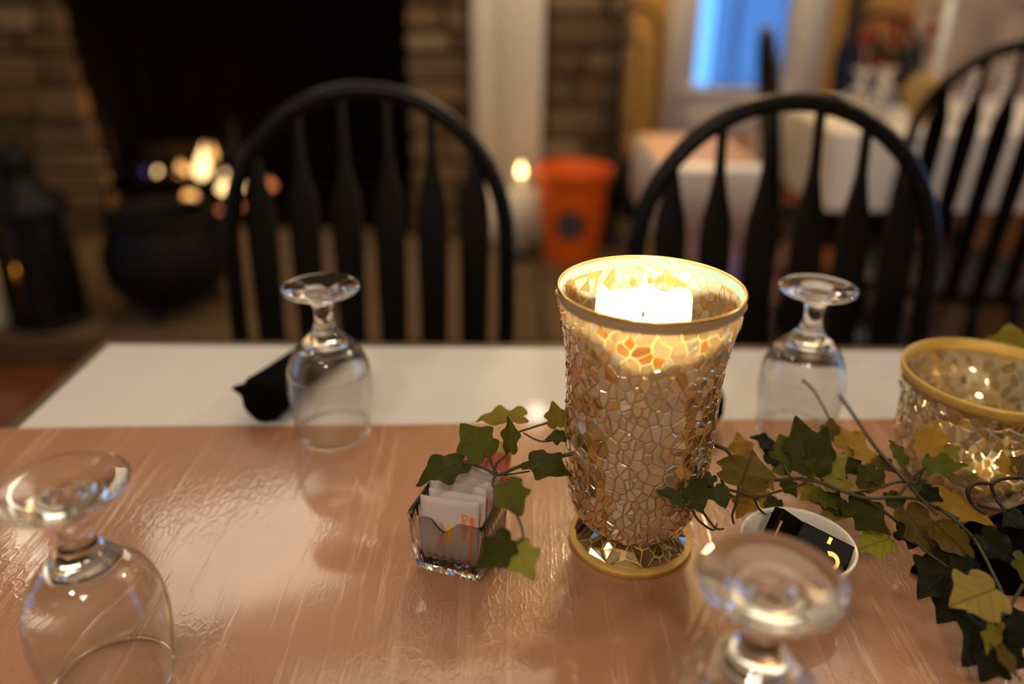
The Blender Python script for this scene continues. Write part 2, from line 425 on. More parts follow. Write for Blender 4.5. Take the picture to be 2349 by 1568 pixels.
def lettering(text, size, mat, parent, matrix, name='lettering'):
    cu = bpy.data.curves.new(name, 'FONT'); cu.body = text; cu.size = size; cu.extrude = 0.00006; cu.shear = 0.25
    cu.align_x = 'CENTER'; cu.align_y = 'CENTER'; cu.resolution_u = 3
    tmp = bpy.data.objects.new('tmp', cu); COL.objects.link(tmp)
    bpy.context.view_layer.update()
    me = bpy.data.meshes.new_from_object(tmp.evaluated_get(bpy.context.evaluated_depsgraph_get()))
    bpy.data.objects.remove(tmp); bpy.data.curves.remove(cu)
    me.materials.clear(); me.materials.append(M[mat]); me.transform(matrix)
    me.name = name
    return link(name, me, parent)

# ------------------------------------------------------------------ room shell
X0, X1, Y0, Y1, ZC = -2.75, 3.3, -2.2, 5.0, 2.55
struct(MB().box(X0-.1, X1+.1, Y0-.1, Y1+.1, -0.1, 0).build('floor', 'floor', smooth=False))
struct(MB().box(X0-.1, X1+.1, Y0-.1, Y1+.1, ZC, ZC+.1).build('ceiling', 'ceiling', smooth=False))
LY0, LY1 = 0.5, 1.6                                  # a third dusk window in the left wall, outside the frame
wl = MB().box(X0-.1, X0, Y0, LY0, 0, ZC).box(X0-.1, X0, LY1, Y1, 0, ZC).box(X0-.1, X0, LY0, LY1, 0, .75).box(X0-.1, X0, LY0, LY1, 2.1, ZC)
struct(wl.build('wall_left', 'plaster', smooth=False))
struct(MB().box(X0, X1, Y0-.1, Y0, 0, ZC).build('wall_front', 'plaster', smooth=False))
WX0, WX1, WZ0, WZ1 = 1.045, 1.60, 0.53, 1.95          # the blue window in the back wall
wb = MB()
wb.box(X0, WX0, Y1, Y1+.1, 0, ZC).box(WX1, X1, Y1, Y1+.1, 0, ZC).box(WX0, WX1, Y1, Y1+.1, 0, WZ0).box(WX0, WX1, Y1, Y1+.1, WZ1, ZC)
struct(wb.build('wall_back', 'ochre', smooth=False))
RY0, RY1, RZ0, RZ1 = 0.55, 2.9, 0.75, 2.1           # a second dusk window in the right wall, outside the frame
wr = MB()
wr.box(X1, X1+.1, Y0, RY0, 0, ZC).box(X1, X1+.1, RY1, Y1, 0, ZC).box(X1, X1+.1, RY0, RY1, 0, RZ0).box(X1, X1+.1, RY0, RY1, RZ1, ZC)
struct(wr.build('wall_right', 'plaster', smooth=False))
# window_1
w1 = struct(MB().box(WX0-.02, WX0+.02, Y1-.02, Y1+.08, WZ0, WZ1, .004).build('window_1', 'trim_white'))
MB().box(WX1-.02, WX1+.02, Y1-.02, Y1+.08, WZ0, WZ1, .004).build('window_frame', 'trim_white', w1)
MB().box(WX0-.05, WX1+.05, Y1-.07, Y1+.06, WZ0-.035, WZ0, .006).build('window_sill', 'trim_white', w1)
MB().box(WX0, WX1, Y1+.045, Y1+.05, WZ0, WZ1).build('pane', 'pane', w1, smooth=False)
MB().box(WX1+.02, WX1+.20, Y1-.03, Y1, 0.25, WZ1+.12, .008).build('window_casing', 'trim_white', w1)
MB().box(WX0-.16, WX0-.02, Y1-.03, Y1, 0.25, WZ1+.12, .008).build('window_casing', 'trim_white', w1)
MB().box(WX0-.02, WX1+.02, Y1-.03, Y1, 0.25, WZ0-.035, .008).build('apron_panel', 'trim_white', w1)
MB().box(1.285, 1.303, Y1+.02, Y1+.044, WZ0, WZ1, .003).build('fold_bar', 'brown_edge', w1)  # bar added behind the sheer to draw its dark fold line
# sheer curtain hanging in folds over most of the pane
cv = MB(); vs = []; fs = []
N = 60
for i in range(N+1):
    x = WX0+0.11+(WX1-WX0-0.13)*i/N
    yy = Y1+0.012+0.012*math.sin(i*0.9)+0.01*math.exp(-((i-27)/2.0)**2)
    vs += [(x, yy, WZ0+.01), (x, yy, WZ1-.01)]
    if i: fs.append((2*i-2, 2*i, 2*i+1, 2*i-1))
cv.add(vs, fs)
tag(cv.build('curtain', 'sheer'), 'sheer blue-grey curtain hanging in the far window', 'curtain')
w2 = struct(MB().box(X1-.02, X1+.08, RY0, RY0+.04, RZ0, RZ1, .004).build('window_2', 'trim_white'))
MB().box(X1-.02, X1+.08, RY1-.04, RY1, RZ0, RZ1, .004).build('window_frame', 'trim_white', w2)
MB().box(X1-.02, X1+.08, RY0, RY1, RZ0, RZ0+.04, .004).build('window_frame', 'trim_white', w2)
MB().box(X1-.02, X1+.08, RY0, RY1, RZ1-.04, RZ1, .004).build('window_frame', 'trim_white', w2)
MB().box(X1+.045, X1+.05, RY0, RY1, RZ0, RZ1).build('pane', 'pane', w2, smooth=False)
w3 = struct(MB().box(X0-.08, X0+.02, LY0, LY0+.04, RZ0, RZ1, .004).build('window_3', 'trim_white'))
MB().box(X0-.08, X0+.02, LY1-.04, LY1, RZ0, RZ1, .004).build('window_frame', 'trim_white', w3)
MB().box(X0-.08, X0+.02, LY0, LY1, RZ0, RZ0+.04, .004).build('window_frame', 'trim_white', w3)
MB().box(X0-.08, X0+.02, LY0, LY1, RZ1-.04, RZ1, .004).build('window_frame', 'trim_white', w3)
MB().box(X0-.05, X0-.045, LY0, LY1, RZ0, RZ1).build('pane', 'pane', w3, smooth=False)
for nm, loc, rot, sx, sy in (('dusk_portal', (X0-.12, (LY0+LY1)/2, (RZ0+RZ1)/2), (0, -PI/2, 0), RZ1-RZ0, LY1-LY0), ('dusk_portal', ((WX0+WX1)/2, Y1+.12, (WZ0+WZ1)/2), (-PI/2, 0, 0), WX1-WX0, WZ1-WZ0), ('dusk_portal', (X1+.12, (RY0+RY1)/2, (RZ0+RZ1)/2), (0, PI/2, 0), RZ1-RZ0, RY1-RY0)):
    o = lamp(nm, 'AREA', loc, 1, (1, 1, 1), sx, rot, shape='RECTANGLE', size_y=sy); o.data.cycles.is_portal = True
# baseboard and pale door in the back wall
bb = struct(MB().box(0.5, 2.2, Y1-.035, Y1-.001, 0, .25, .01).build('baseboard_back', 'baseboard'))
d1 = struct(MB().box(2.30, 3.2, Y1-.04, Y1-.001, 0, 2.1, .006).build('door_1', 'mauve'))
for zz in ((.2, .95), (1.08, 1.95)):
    for xx in ((2.42, 2.70), (2.80, 3.08)):
        MB().box(xx[0], xx[1], Y1-.052, Y1-.038, zz[0], zz[1], .006).build('door_panel', 'mauve', d1)
MB().sphere((2.36, Y1-.075, 1.0), .028).build('door_knob', 'gold', d1)
struct(MB().box(1.90, 1.99, Y1-.05, Y1-.001, 0, ZC-.01, .01).build('trim_1', 'dark_plastic'))

# ------------------------------------------------------------------ fireplace
FY = 3.42                                            # face of the stonework
OX0, OX1, OZ, FX1 = -1.83, -0.43, 1.62, 0.47          # opening and right end of the stonework
HZ = 0.10
core = MB()
core.box(X0, OX0-.03, FY+.02, 4.3, 0, ZC).box(OX1+.03, FX1-.02, FY+.02, 4.3, 0, ZC).box(OX0-.03, OX1+.03, FY+.02, 4.3, OZ+.03, ZC)
wf = struct(core.build('wall_fireplace', 'mortar', smooth=False))
MB().box(OX0-.02, OX1+.02, 4.2, 4.29, HZ, OZ+.03).build('fireback', 'soot', wf, smooth=False)
MB().box(OX0-.05, OX0-.028, FY+.02, 4.2, HZ, OZ).build('firebox_side', 'soot', wf, smooth=False)
MB().box(OX1+.028, OX1+.05, FY+.02, 4.2, HZ, OZ).build('firebox_side', 'soot', wf, smooth=False)
MB().box(OX0-.1, OX1+.1, FY-.03, FY+.2, OZ, OZ+.22, .015).build('lintel', 'charred', wf, smooth=False)
def stone(x0, x1, z0, z1, depth=0.05, parent=wf):
    b = 0.010+0.008*random.random()
    m = MB().box(x0, x1, FY-depth*(.4+.6*random.random()), FY+.03, z0, z1, b)
    m.v = [(x+random.uniform(-.008, .008), y+random.uniform(-.006, .006), z+random.uniform(-.006, .006)) for x, y, z in m.v]
    return m.build('stone', 'stone', parent, smooth=False)
def courses(xa, xb, z0, z1, hmin, hmax, wmin, wmax, lean=0.0):
    z = z0
    while z < z1:
        h = random.uniform(hmin, hmax); x = xa; end = xb-lean*(z+h/2)
        while x < end-0.02:
            ww = random.uniform(wmin, wmax)
            if end-(x+ww) < wmin*0.6: ww = end-x
            stone(x+.006, x+ww-.006, z+.006, z+h-.006); x += ww
        z += h
courses(X0+.02, OX0+.13, HZ, 1.75, .07, .14, .14, .34, .075)
courses(OX1, -.16, HZ, 1.75, .08, .15, .12, .27)
courses(.125, FX1, HZ, 1.75, .07, .14, .12, .30)
# cream pilaster in front of the stones
pl = struct(MB().box(-.165, .115, FY-.08, FY+.019, HZ+.22, ZC, .006).build('trim_2', 'white_paint'))
MB().box(-.165, -.085, FY-.105, FY-.078, HZ+.22, ZC, .008).build('pilaster_bead', 'white_paint', pl)
MB().box(-.06, .115, FY-.095, FY-.078, HZ+.22, ZC, .004).build('pilaster_face', 'white_paint', pl)
MB().box(-.19, .14, FY-.12, FY+.019, HZ, HZ+.22, .012).build('plinth_block', 'white_paint', pl)
# raised hearth of flat slabs
he = struct(MB().box(X0, .75, 2.32, 4.28, 0, HZ-.03).build('floor_hearth', 'mortar', smooth=False))
for (xa, xb, ya, yb) in ((-2.74, -2.05, 2.3, 2.85), (-2.05, -1.3, 2.3, 2.9), (-1.3, -.62, 2.3, 2.8), (-.62, .1, 2.3, 2.88), (.1, .76, 2.3, 2.84),
                         (-2.74, -2.05, 2.85, 3.42), (-2.05, -1.3, 2.9, 3.5), (-1.3, -.62, 2.8, 3.5), (-.62, .1, 2.88, 3.42), (.1, .76, 2.84, 3.42),
                         (-1.85, -1.1, 3.5, 4.2), (-1.1, -.42, 3.5, 4.2)):
    m = MB().box(xa+.006, xb-.006, ya+.006, yb-.006, .0, HZ, .008)
    m.v = [(x+random.uniform(-.004, .004), y+random.uniform(-.004, .004), z if z < HZ*.5 else z-random.uniform(0, .0025)) for x, y, z in m.v]
    m.build('hearth_slab', 'soot' if ya > 3.45 else 'stone', he, smooth=False)
# grate, logs, flames
gr = thing('fire_grate', 'black iron fire grate with upright bars inside the fireplace', 'grate', (-1.5, 3.8, HZ))
for k in range(6): MB().tube([(-.3+.12*k, -.2, .09), (-.3+.12*k, .16, .09)], .009).build('bar', 'iron', gr)
for k in (-.28, .28):
    MB().tube([(k, -.22, .0), (k, -.22, .46)], .013).build('upright', 'iron', gr)
    MB().tube([(k, .14, .0), (k, .14, .1)], .012).build('leg', 'iron', gr)
    MB().tube([(k, -.22, .09), (k, .17, .09)], .011).build('rail', 'iron', gr)
for i, (x, y, z, a, L_) in enumerate(((-1.52, 3.72, .255, .06, .48), (-1.47, 3.86, .255, -.06, .48), (-1.50, 3.79, .362, .2, .46))):
    m = MB(); rr = .052
    m.tube([(-L_/2+L_*k/6, .006*math.sin(k*2), .005*math.cos(k*3)) for k in range(7)], [rr*(1+.08*math.sin(k*5)) for k in range(7)], 12)
    o = m.build('log', 'charred'); o.location = (x, y, z); o.rotation_euler = (0, 0, a)
    tag(o, ('charred split log at the front of the fire grate', 'charred split log at the back of the fire grate', 'charred log lying across the two lower logs')[i], 'log', 'logs on the fire grate')
fi = thing('log_fire', 'orange flames licking up from the logs in the fireplace', 'fire', (-1.5, 3.8, .30))
def flame_mesh(h, r, bendx=0.0):
    prof = [(0, 0), (h*.06, r*.6), (h*.2, r), (h*.4, r*.85), (h*.65, r*.45), (h*.85, r*.16), (h, 0)]
    m = MB().lathe(prof, 12); m.v = [(x+bendx*(z/h)**2, y, z) for x, y, z in m.v]; return m
for x, y, z, h, r, bx, k in ((-.138, -.1, -.060, .085, .034, .0, 'fire_hot'), (.065, -.1, -.035, .17, .036, .03, 'fire_hot'), (-.022, -.1, -.018, .07, .032, -.01, 'fire'), (-.010, -.1, -.135, .085, .030, .01, 'fire'),
                          (.161, -.1, -.10, .115, .036, .01, 'fire_hot'), (.283, -.1, -.08, .065, .034, .0, 'fire_hot'), (.37, -.1, -.075, .05, .026, .0, 'ember'), (.12, -.1, .06, .07, .022, .01, 'fire')):
    m = flame_mesh(h, r, bx); m.v = [(a+x, b+y, c+z) for a, b, c in m.v]; m.build('flame', k, fi)
m = flame_mesh(.07, .022); m.v = [(a-.196, b-.1, c-.045) for a, b, c in m.v]; tag(m.build('flame', 'blue_flame', fi), 'small blue flame')
em = MB()
for k in range(14):
    em.sphere((random.uniform(-.25, .3), random.uniform(-.22, .1), random.uniform(-.19, -.175)), random.uniform(.010, .018), 8, 5)
for k in range(6):
    em.sphere((.16+random.uniform(-.04, .04), -.47+random.uniform(-.03, .03), -.19), random.uniform(.010, .016), 8, 5)
em.build('embers', 'ember', fi)['kind'] = 'stuff'
lamp('fire_light', 'POINT', (-1.5, 3.66, .55), 4.5, (1.0, 0.42, 0.10), 0.09)
# iron cauldron standing on the hearth
ca = thing('cauldron', 'big black iron cauldron on three feet on the hearth before the fire', 'cauldron', (-1.155, 2.56, HZ))
ca.scale = (1, 1, .92)
prof = [(.035, .0), (.04, .10), (.07, .155), (.14, .195), (.22, .20), (.30, .175), (.335, .165), (.35, .18), (.362, .182), (.362, .168), (.33, .152), (.2, .182), (.08, .13), (.055, 0)]
MB().lathe(prof, 40).build('pot', 'iron', ca, sharp=40)
for k in range(3):
    a = 2*PI*k/3+.5
    MB().tube([(.12*math.cos(a), .12*math.sin(a), .06), (.15*math.cos(a), .15*math.sin(a), 0)], [.022, .014]).build('foot', 'iron', ca)
MB().tube([(.178*math.cos(t), 0, .34+.19*math.sin(t)) for t in [PI*k/16 for k in range(17)]], .007, 8).build('bail_handle', 'iron', ca)
# lantern
la = thing('lantern', 'tall black metal lantern with a glowing candle on the left of the hearth', 'lantern', (-1.515, 2.44, HZ), -0.35)
la.scale = (1.08, 1.08, 1.16)
MB().lathe([(0, 0), (0, .115), (.012, .118), (.022, .10), (.03, 0)], 8).build('base', 'iron', la, smooth=False)
for k in range(8):
    a = PI/8+k*PI/4
    MB().tube([(.103*math.cos(a), .103*math.sin(a), .02), (.103*math.cos(a), .103*math.sin(a), .335)], .008, 6).build('post', 'iron', la)
    a2 = k*PI/4; b_ = PI/8; r_ = .100
    q = [(r_*math.cos(a2-b_), r_*math.sin(a2-b_)), (r_*math.cos(a2+b_), r_*math.sin(a2+b_))]
    pane = k in (5, 6)
    m = MB().add([(*q[0], .024), (*q[1], .024), (*q[1], .33), (*q[0], .33)] + [(.97*x, .97*y, z) for x, y, z in ((*q[0], .024), (*q[1], .024), (*q[1], .33), (*q[0], .33))],
                 [(0, 1, 2, 3), (7, 6, 5, 4), (0, 4, 5, 1), (1, 5, 6, 2), (2, 6, 7, 3), (3, 7, 4, 0)])
    m.build('glass_pane' if pane else 'solid_panel', 'smoked' if pane else 'iron', la, smooth=False)
MB().lathe([(.33, .0), (.325, .125), (.34, .122), (.375, .075), (.41, .05), (.415, .055), (.465, .055), (.48, .035), (.49, 0)], 8).build('roof', 'iron', la, smooth=False)
MB().tube([(.035*math.cos(t), 0, .515+.04*math.sin(t)) for t in [2*PI*k/20 for k in range(20)]], .005, 6, closed=True).build('ring', 'iron', la)
lc = MB().lathe([(0, 0), (0, .028), (.075, .028), (.08, .022), (.078, 0)], 20).build('candle', 'wax')
lc.location = (-1.55, 2.40, HZ+.036); lc.scale = (1, 1, 1.7); tag(lc, 'stubby ivory candle inside the black lantern', 'candle')
m = flame_mesh(.05, .018); f_ = m.build('flame', 'lantern_flame', lc); f_.location = (0, 0, .078)
# pale pillar beside the lantern
pc = MB().lathe([(0, 0), (0, .07), (.006, .073), (.31, .073), (.318, .069), (.312, .055), (.308, 0)], 32).build('pillar_candle', 'wax', sharp=40)
pc.location = (-1.70, 2.42, HZ); tag(pc, 'thick pale unlit pillar candle beside the black lantern', 'candle')
# lit slim candle on hearth
hc = thing('taper_candle', 'slim lit candle on an iron dish beside the orange bucket', 'candle', (.03, 3.1, HZ))
MB().lathe([(0, 0), (0, .05), (.006, .055), (.014, .055), (.014, .018), (.03, .02), (.03, 0)], 24).build('dish', 'iron', hc)
MB().lathe([(.03, 0), (.03, .019), (.33, .017), (.336, 0)], 20).build('wax_stick', 'wax', hc)
m = flame_mesh(.05, .013); f_ = m.build('flame', M['lantern_flame'], hc); f_.location = (0, 0, .338)
lamp('taper_light', 'POINT', (.03, 3.05, .52), 0.25, (1, .6, .35), .02)
# orange bucket
bk = thing('bucket', 'orange plastic bucket with a round dark emblem on the hearth', 'bucket', (.235, 3.13, HZ), -0.12)
MB().lathe([(0, 0), (0, .108), (.33, .142), (.33, .149), (.345, .152), (.365, .152), (.368, .146), (.33, .137), (.01, .102), (.01, 0)], 48).build('body', 'orange', bk, sharp=35)
def on_bucket(mb, z0):     # wraps a flat drawing in x,z onto the front of the bucket
    vs = []
    for x, y, z in mb.v:
        r = .108+.034*(z0+z)/.33+.0012+y; a = x/r
        vs.append((r*math.sin(a), -r*math.cos(a), z0+z))
    mb.v = vs; return mb
def disc(r, n=28, y=0.0, inner=0.0, sx=1.0):
    m = MB(); rings = [inner, r*.5 if inner < r*.5 else (inner+r)/2, r]; vs = []; fs = []
    for q in rings:
        for j in range(n): vs.append((q*sx*math.cos(2*PI*j/n), y, q*math.sin(2*PI*j/n)))
    for i in range(2):
        for j in range(n): fs.append((i*n+j, i*n+(j+1) % n, i*n+n+(j+1) % n, i*n+n+j))
    return m.add(vs, fs)
eb = on_bucket(disc(.060), .165).build('emblem', 'emblem', bk)
m = disc(.050, inner=.044, y=.0006); on_bucket(m, .165).build('emblem_ring', 'emblem_light', eb)
m = disc(.024, y=.0006, sx=.55); on_bucket(m, .168).build('emblem_figure', 'emblem_light', eb)
MB().tube([(.155*math.cos(t), -.06*math.sin(t)*.0-.155*math.sin(t)*.45, .335-.12*math.sin(t)) for t in [PI*k/16 for k in range(17)]], .003, 6).build('bail_handle', 'steel', bk)
# fire tools and hooked rod by the stonework
ft = thing('fire_tool_stand', 'dark iron fire tool stand against the stone right of pilaster', 'fire tools', (.415, 3.30, HZ))
MB().lathe([(0, 0), (0, .07), (.015, .065), (.025, .02), (.03, 0)], 20).build('base', 'iron', ft)
MB().tube([(0, 0, .02), (0, 0, .86)], .011).build('pole', 'iron', ft)
MB().tube([(-.06, 0, .80), (.08, 0, .80)], .008).build('crossbar', 'iron', ft)
MB().tube([(-.05, -.015, .80), (-.05, -.015, .15)], .007).build('poker', 'iron', ft)
m = MB().tube([(.0, -.03, .80), (.0, -.03, .36)], .007); m.box(-.06, .06, -.035, -.02, .14, .37, .008).build('shovel', 'iron', ft)
m = MB().tube([(.075, -.01, .80), (.075, -.01, .36)], .007); m.lathe([(.12, .045), (.36, .018), (.37, 0)], 14, .075, -.01).build('brush', 'iron', ft)
MB().tube([(.02*math.cos(t), 0, .88+.02*math.sin(t)) for t in [2*PI*k/14 for k in range(14)]], .006, 6, closed=True).build('handle', 'iron', ft)
pk = MB().tube(spline([(.585, 3.45, .0), (.60, 3.55, .45), (.605, 3.60, .90), (.585, 3.61, .985), (.53, 3.61, 1.02), (.475, 3.60, 1.0)], 8), .011, 8).build('hooked_rod', 'charred')
tag(pk, 'long dark hooked rod leaning upright beside the ochre wall', 'rod')

# ------------------------------------------------------------------ chairs
def make_chair(name, label, loc, rz, group):
    t = thing(name, label, 'chair', loc, rz, group)
    # origin on the floor under the back; the seat reaches towards -y
    sz = .445
    vs = []; fs = []; n = 40
    rings = []
    def outline(s, z, dip=0):
        ring = []
        for j in range(n):
            a = 2*PI*j/n; c, s_ = math.cos(a), math.sin(a)
            x = .215*s*math.copysign(abs(c)**.62, c)*(1-.10*(s_ > 0)*abs(s_)); y = -.195+.215*s*math.copysign(abs(s_)**.7, s_)
            ring.append((x, y, z))
        return ring
    for s, z in ((0.0, sz-.034), (.90, sz-.034), (1.0, sz-.022), (1.0, sz-.006), (.95, sz), (.6, sz-.010), (.3, sz-.012), (0.0, sz-.011)):
        rings.append(outline(max(s, .001), z))
    for r in rings: vs += r
    for i in range(len(rings)-1):
        for j in range(n): fs.append((i*n+j, i*n+(j+1) % n, i*n+n+(j+1) % n, i*n+n+j))
    MB().add(vs, fs).build('seat', 'black_wood', t, sharp=40)
    lean = lambda z: .012+.085*((z-sz)/.56)**1.15 if z > sz else .012
    a_, zs, zt = .2, .80, 1.006
    pts = [(-.188, lean(sz-.01), sz-.01), (-.196, lean(.55), .55), (-.2, lean(.68), .68)]
    for k in range(25):
        th = PI-PI*k/24; z = zs+(zt-zs)*math.sin(th); pts.append((a_*math.cos(th), lean(z), z))
    pts += [(.2, lean(.68), .68), (.196, lean(.55), .55), (.188, lean(sz-.01), sz-.01)]
    MB().tube(pts, .0125, 12).build('bow', 'black_wood', t)
    for k in range(6):
        x = -.1575+.063*k
        ztop = zs+(zt-zs)*math.sqrt(1-(x/a_)**2)-.004
        prof = [(sz-.008, .0165), (.60, .0185), (.74, .0205), (.825, .0215), (.855, .0195), (.885, .0125), (.915, .0075), (.94, .0065)]
        prof = [(z, w_) for z, w_ in prof if z < ztop-.02]+[(ztop, .0062)]
        vs = []; fs = []
        for z, w_ in prof:
            y = lean(z); xx = x*(1-.06*(zt-z)/.56)
            th_ = .0055
            vs += [(xx-w_, y-th_*.5, z), (xx, y-th_, z), (xx+w_, y-th_*.5, z), (xx+w_, y+th_*.5, z), (xx, y+th_, z), (xx-w_, y+th_*.5, z)]
        for i in range(len(prof)-1):
            for j in range(6): fs.append((i*6+j, i*6+(j+1) % 6, i*6+6+(j+1) % 6, i*6+6+j))
        MB().add(vs, fs).build('slat', 'black_wood', t, sharp=50)
    for sx in (-1, 1):
        for (yy, sy) in ((-.33, -1), (-.06, 1)):
            top = Vector((sx*.14, yy, sz-.03)); bot = Vector((sx*.205, yy+sy*.05, 0))
            rr = [.012, .016, .019, .013, .019, .02, .018, .014, .011]
            MB().tube([top.lerp(bot, k/8) for k in range(9)], rr, 10).build('leg', 'black_wood', t)
        MB().tube([(sx*.172, -.355, .20), (sx*.172, -.2, .20), (sx*.172, -.035, .20)], [.008, .014, .008], 8).build('stretcher', 'black_wood', t)
    MB().tube([(-.172, -.2, .20), (0, -.2, .20), (.172, -.2, .20)], [.008, .014, .008], 8).build('stretcher', 'black_wood', t)
    return t
G = 'black bow-back slat chairs'
chA = make_chair('windsor_chair', 'black bow-back slat chair across the table in front of the fireplace', (-.207, 1.07, 0), 0.04, G)
dup(chA, (.367, .99, 0), -0.03, 'black bow-back slat chair across the table behind the tall mosaic candle holder', G)
chC = dup(chA, (1.09, 1.83, 0), PI-.20, 'black bow-back slat chair at far right backed against the white-clothed table', G)
chC.scale = (1.03, 1.03, 1.025)
dup(chA, (.835, 2.52, 0), PI/2-.165, 'black bow-back chair seen edge-on before the blue window', G)
dup(chA, (1.50, 3.40, 0), .25, 'black bow-back chair on the far side of the white-clothed table behind the flowers', G)

# ------------------------------------------------------------------ far table with cloth and settings
t2 = thing('dining_table', 'far dining table under a white cloth by the window wall', 'table', (1.66, 2.72, 0))
MB().box(-.73, .85, -.37, .37, .715, .742, .006).build('tabletop', 'laminate', t2)
for sx in (-.45, .5):
    MB().lathe([(.0, .0), (.0, .26), (.02, .25), (.04, .05), (.70, .04), (.715, .12), (.715, 0)], 24, sx, 0).build('pedestal', 'steel', t2)
cl = MB(); vs = []; fs = []
cxs, cys = (-.735, .855), (-.375, .375)
per = []
for k in range(40): per.append((cxs[0]+(cxs[1]-cxs[0])*k/40, cys[0], 0, -1))
for k in range(20): per.append((cxs[1], cys[0]+(cys[1]-cys[0])*k/20, 1, 0))
for k in range(40): per.append((cxs[1]-(cxs[1]-cxs[0])*k/40, cys[1], 0, 1))
for k in range(20): per.append((cxs[0], cys[1]-(cys[1]-cys[0])*k/20, -1, 0))
n = len(per)
for d, z in ((-.01, .7435), (0.002, .740), (.010, .66), (.016, .52)):
    for i, (x, y, nx, ny) in enumerate(per):
        f = d+(0.008*math.sin(i*.9) if z < .6 else 0); vs.append((x+nx*f, y+ny*f, z))
for r in range(3):
    for i in range(n): fs.append((r*n+i, r*n+n+i, r*n+n+(i+1) % n, r*n+(i+1) % n))
fs.append(tuple(range(n)))
o = cl.add(vs, fs).build('tablecloth', 'cloth', sharp=30); o.location = (1.66, 2.72, 0.0005)
tag(o, 'white cloth draped over the far dining table', 'tablecloth')

st = thing('side_table', 'small side table with tan top and white skirt behind the right near chair', 'table', (.462, 2.055, 0))
MB().box(-.122, .122, -.215, .215, .73, .748, .004).build('tabletop', 'laminate', st)
MB().box(-.118, .118, -.150, .208, .748, .750).build('paper_top', 'baseboard', st, smooth=False)
MB().box(-.128, .128, -.222, -.216, .585, .746, .002).build('front_skirt', 'mauve', st)
MB().box(-.128, .128, .216, .222, .585, .752, .002).build('back_rail', 'brown_edge', st)
for sx in (-1, 1):
    MB().box(sx*.126-.003, sx*.126+.003, -.215, .215, .585, .746, .002).build('side_skirt', 'mauve', st)
    for sy in (-1, 1):
        MB().tube([(sx*.105, sy*.19, .73), (sx*.110, sy*.195, 0)], [.018, .013], 10).build('leg', 'charred', st)

# goblets: built once, copied
GP = interp([(0, .0352), (.02, .0377), (.045, .0405), (.065, .0388), (.080, .0335), (.090, .0270), (.098, .0190), (.105, .0125), (.113, .0093), (.124, .0083), (.132, .0100), (.1375, .0150), (.1415, .0240), (.1445, .0325)], 4)
GO = GP+[(.1462, .0346), (.1478, .0350), (.1490, .0344), (.1494, .0325), (.1490, .022), (.1484, .010), (.1483, 0)]
GI = interp([(0, .0340), (.02, .0365), (.045, .0393), (.065, .0375), (.078, .0322), (.086, .0255), (.091, .0160), (.0925, .006), (.0927, 0)], 4)
def goblet_mesh():
    prof = list(reversed(GI))+[(-.0004, .0346)]+GO
    me = MB().lathe(prof, 64).mesh('goblet', 'glass')
    me.materials.append(M['thin_glass'])
    for p in me.polygons:
        if .0025 < p.center.z < .066: p.material_index = 1
    return me
gm = goblet_mesh()
GG = 'upside-down clear glass goblets'
def goblet(loc, label, rz=0.0, group=GG):
    o = link('goblet', gm, None, loc, (0, 0, rz)); tag(o, label, 'goblet', group); return o

# ------------------------------------------------------------------ near table
tb = thing('dining_table', 'near dining table with white top and brown edge filling the foreground', 'table', (0, 0, 0))
TX0, TX1, TY0, TY1 = -.482, 1.30, .10, .872
MB().box(TX0, TX1, TY0, TY1, TZ-.025, TZ, .0008).build('tabletop', 'laminate', tb, smooth=False)
m = MB()
e = .013
m.box(TX0-e, TX0, TY0-e, TY1+e, TZ-.032, TZ+.0004, .002); m.box(TX1, TX1+e, TY0-e, TY1+e, TZ-.032, TZ+.0004, .002)
m.box(TX0, TX1, TY1, TY1+e, TZ-.032, TZ+.0004, .002); m.box(TX0, TX1, TY0-e, TY0, TZ-.032, TZ+.0004, .002)
m.build('edge_band', 'brown_edge', tb, smooth=False)
for sx in (-.05, .85):
    MB().lathe([(.0, .0), (.0, .26), (.02, .25), (.04, .05), (.69, .04), (.715, .12), (.7245, .12), (.7245, 0)], 24, sx, .48).build('pedestal', 'steel', tb)
# tan paper runner laid across most of the table, folded over its left end
rv = []; rf = []
nx = 60
def far_y(x): return .6755+.034*max(0, (x+.482))/.87+.0015*math.sin(x*13)
for i in range(nx+1):
    x = TX0-e-.0015+(TX1-.05-TX0+e)*i/nx
    zz = TZ+.0012
    rv += [(x, .02, zz), (x, far_y(x), zz), (x, .02, zz-.0006), (x, far_y(x), zz-.0006)]
    if i:
        a = 4*(i-1); b = 4*i
        rf += [(a, b, b+1, a+1), (a+2, a+3, b+3, b+2), (a+1, b+1, b+3, a+3), (a, a+2, b+2, b)]
rf += [(0, 1, 3, 2), (4*nx, 4*nx+2, 4*nx+3, 4*nx+1)]
q0 = len(rv); xl = TX0-e-.0015
rv += [(xl, .02, TZ+.0012), (xl, far_y(xl), TZ+.0012), (xl-.004, far_y(xl), TZ-.05), (xl-.004, .02, TZ-.05), (xl-.0006, .02, TZ+.0012), (xl-.0006, far_y(xl), TZ+.0012), (xl-.0046, far_y(xl), TZ-.05), (xl-.0046, .02, TZ-.05)]
rf += [(q0, q0+1, q0+2, q0+3), (q0+7, q0+6, q0+5, q0+4), (q0, q0+4, q0+5, q0+1), (q0+2, q0+6, q0+7, q0+3)]
o = MB().add(rv, rf).build('paper_runner', 'paper', smooth=False)
tag(o, 'tan crinkled paper covering the front of the near table', 'table paper')
PZ = TZ+.0013

goblet((-.1727, .679, PZ), 'upside-down goblet at the back left by a black napkin')
goblet((.278, .687, PZ), 'upside-down goblet at back right beyond the ivy', 0.3)
goblet((-.248, .3705, PZ), 'upside-down goblet in the lower left corner of the table', 0.8)
goblet((.1235, .300, PZ), 'blurred upside-down goblet nearest the camera before the white bowl', 1.5)
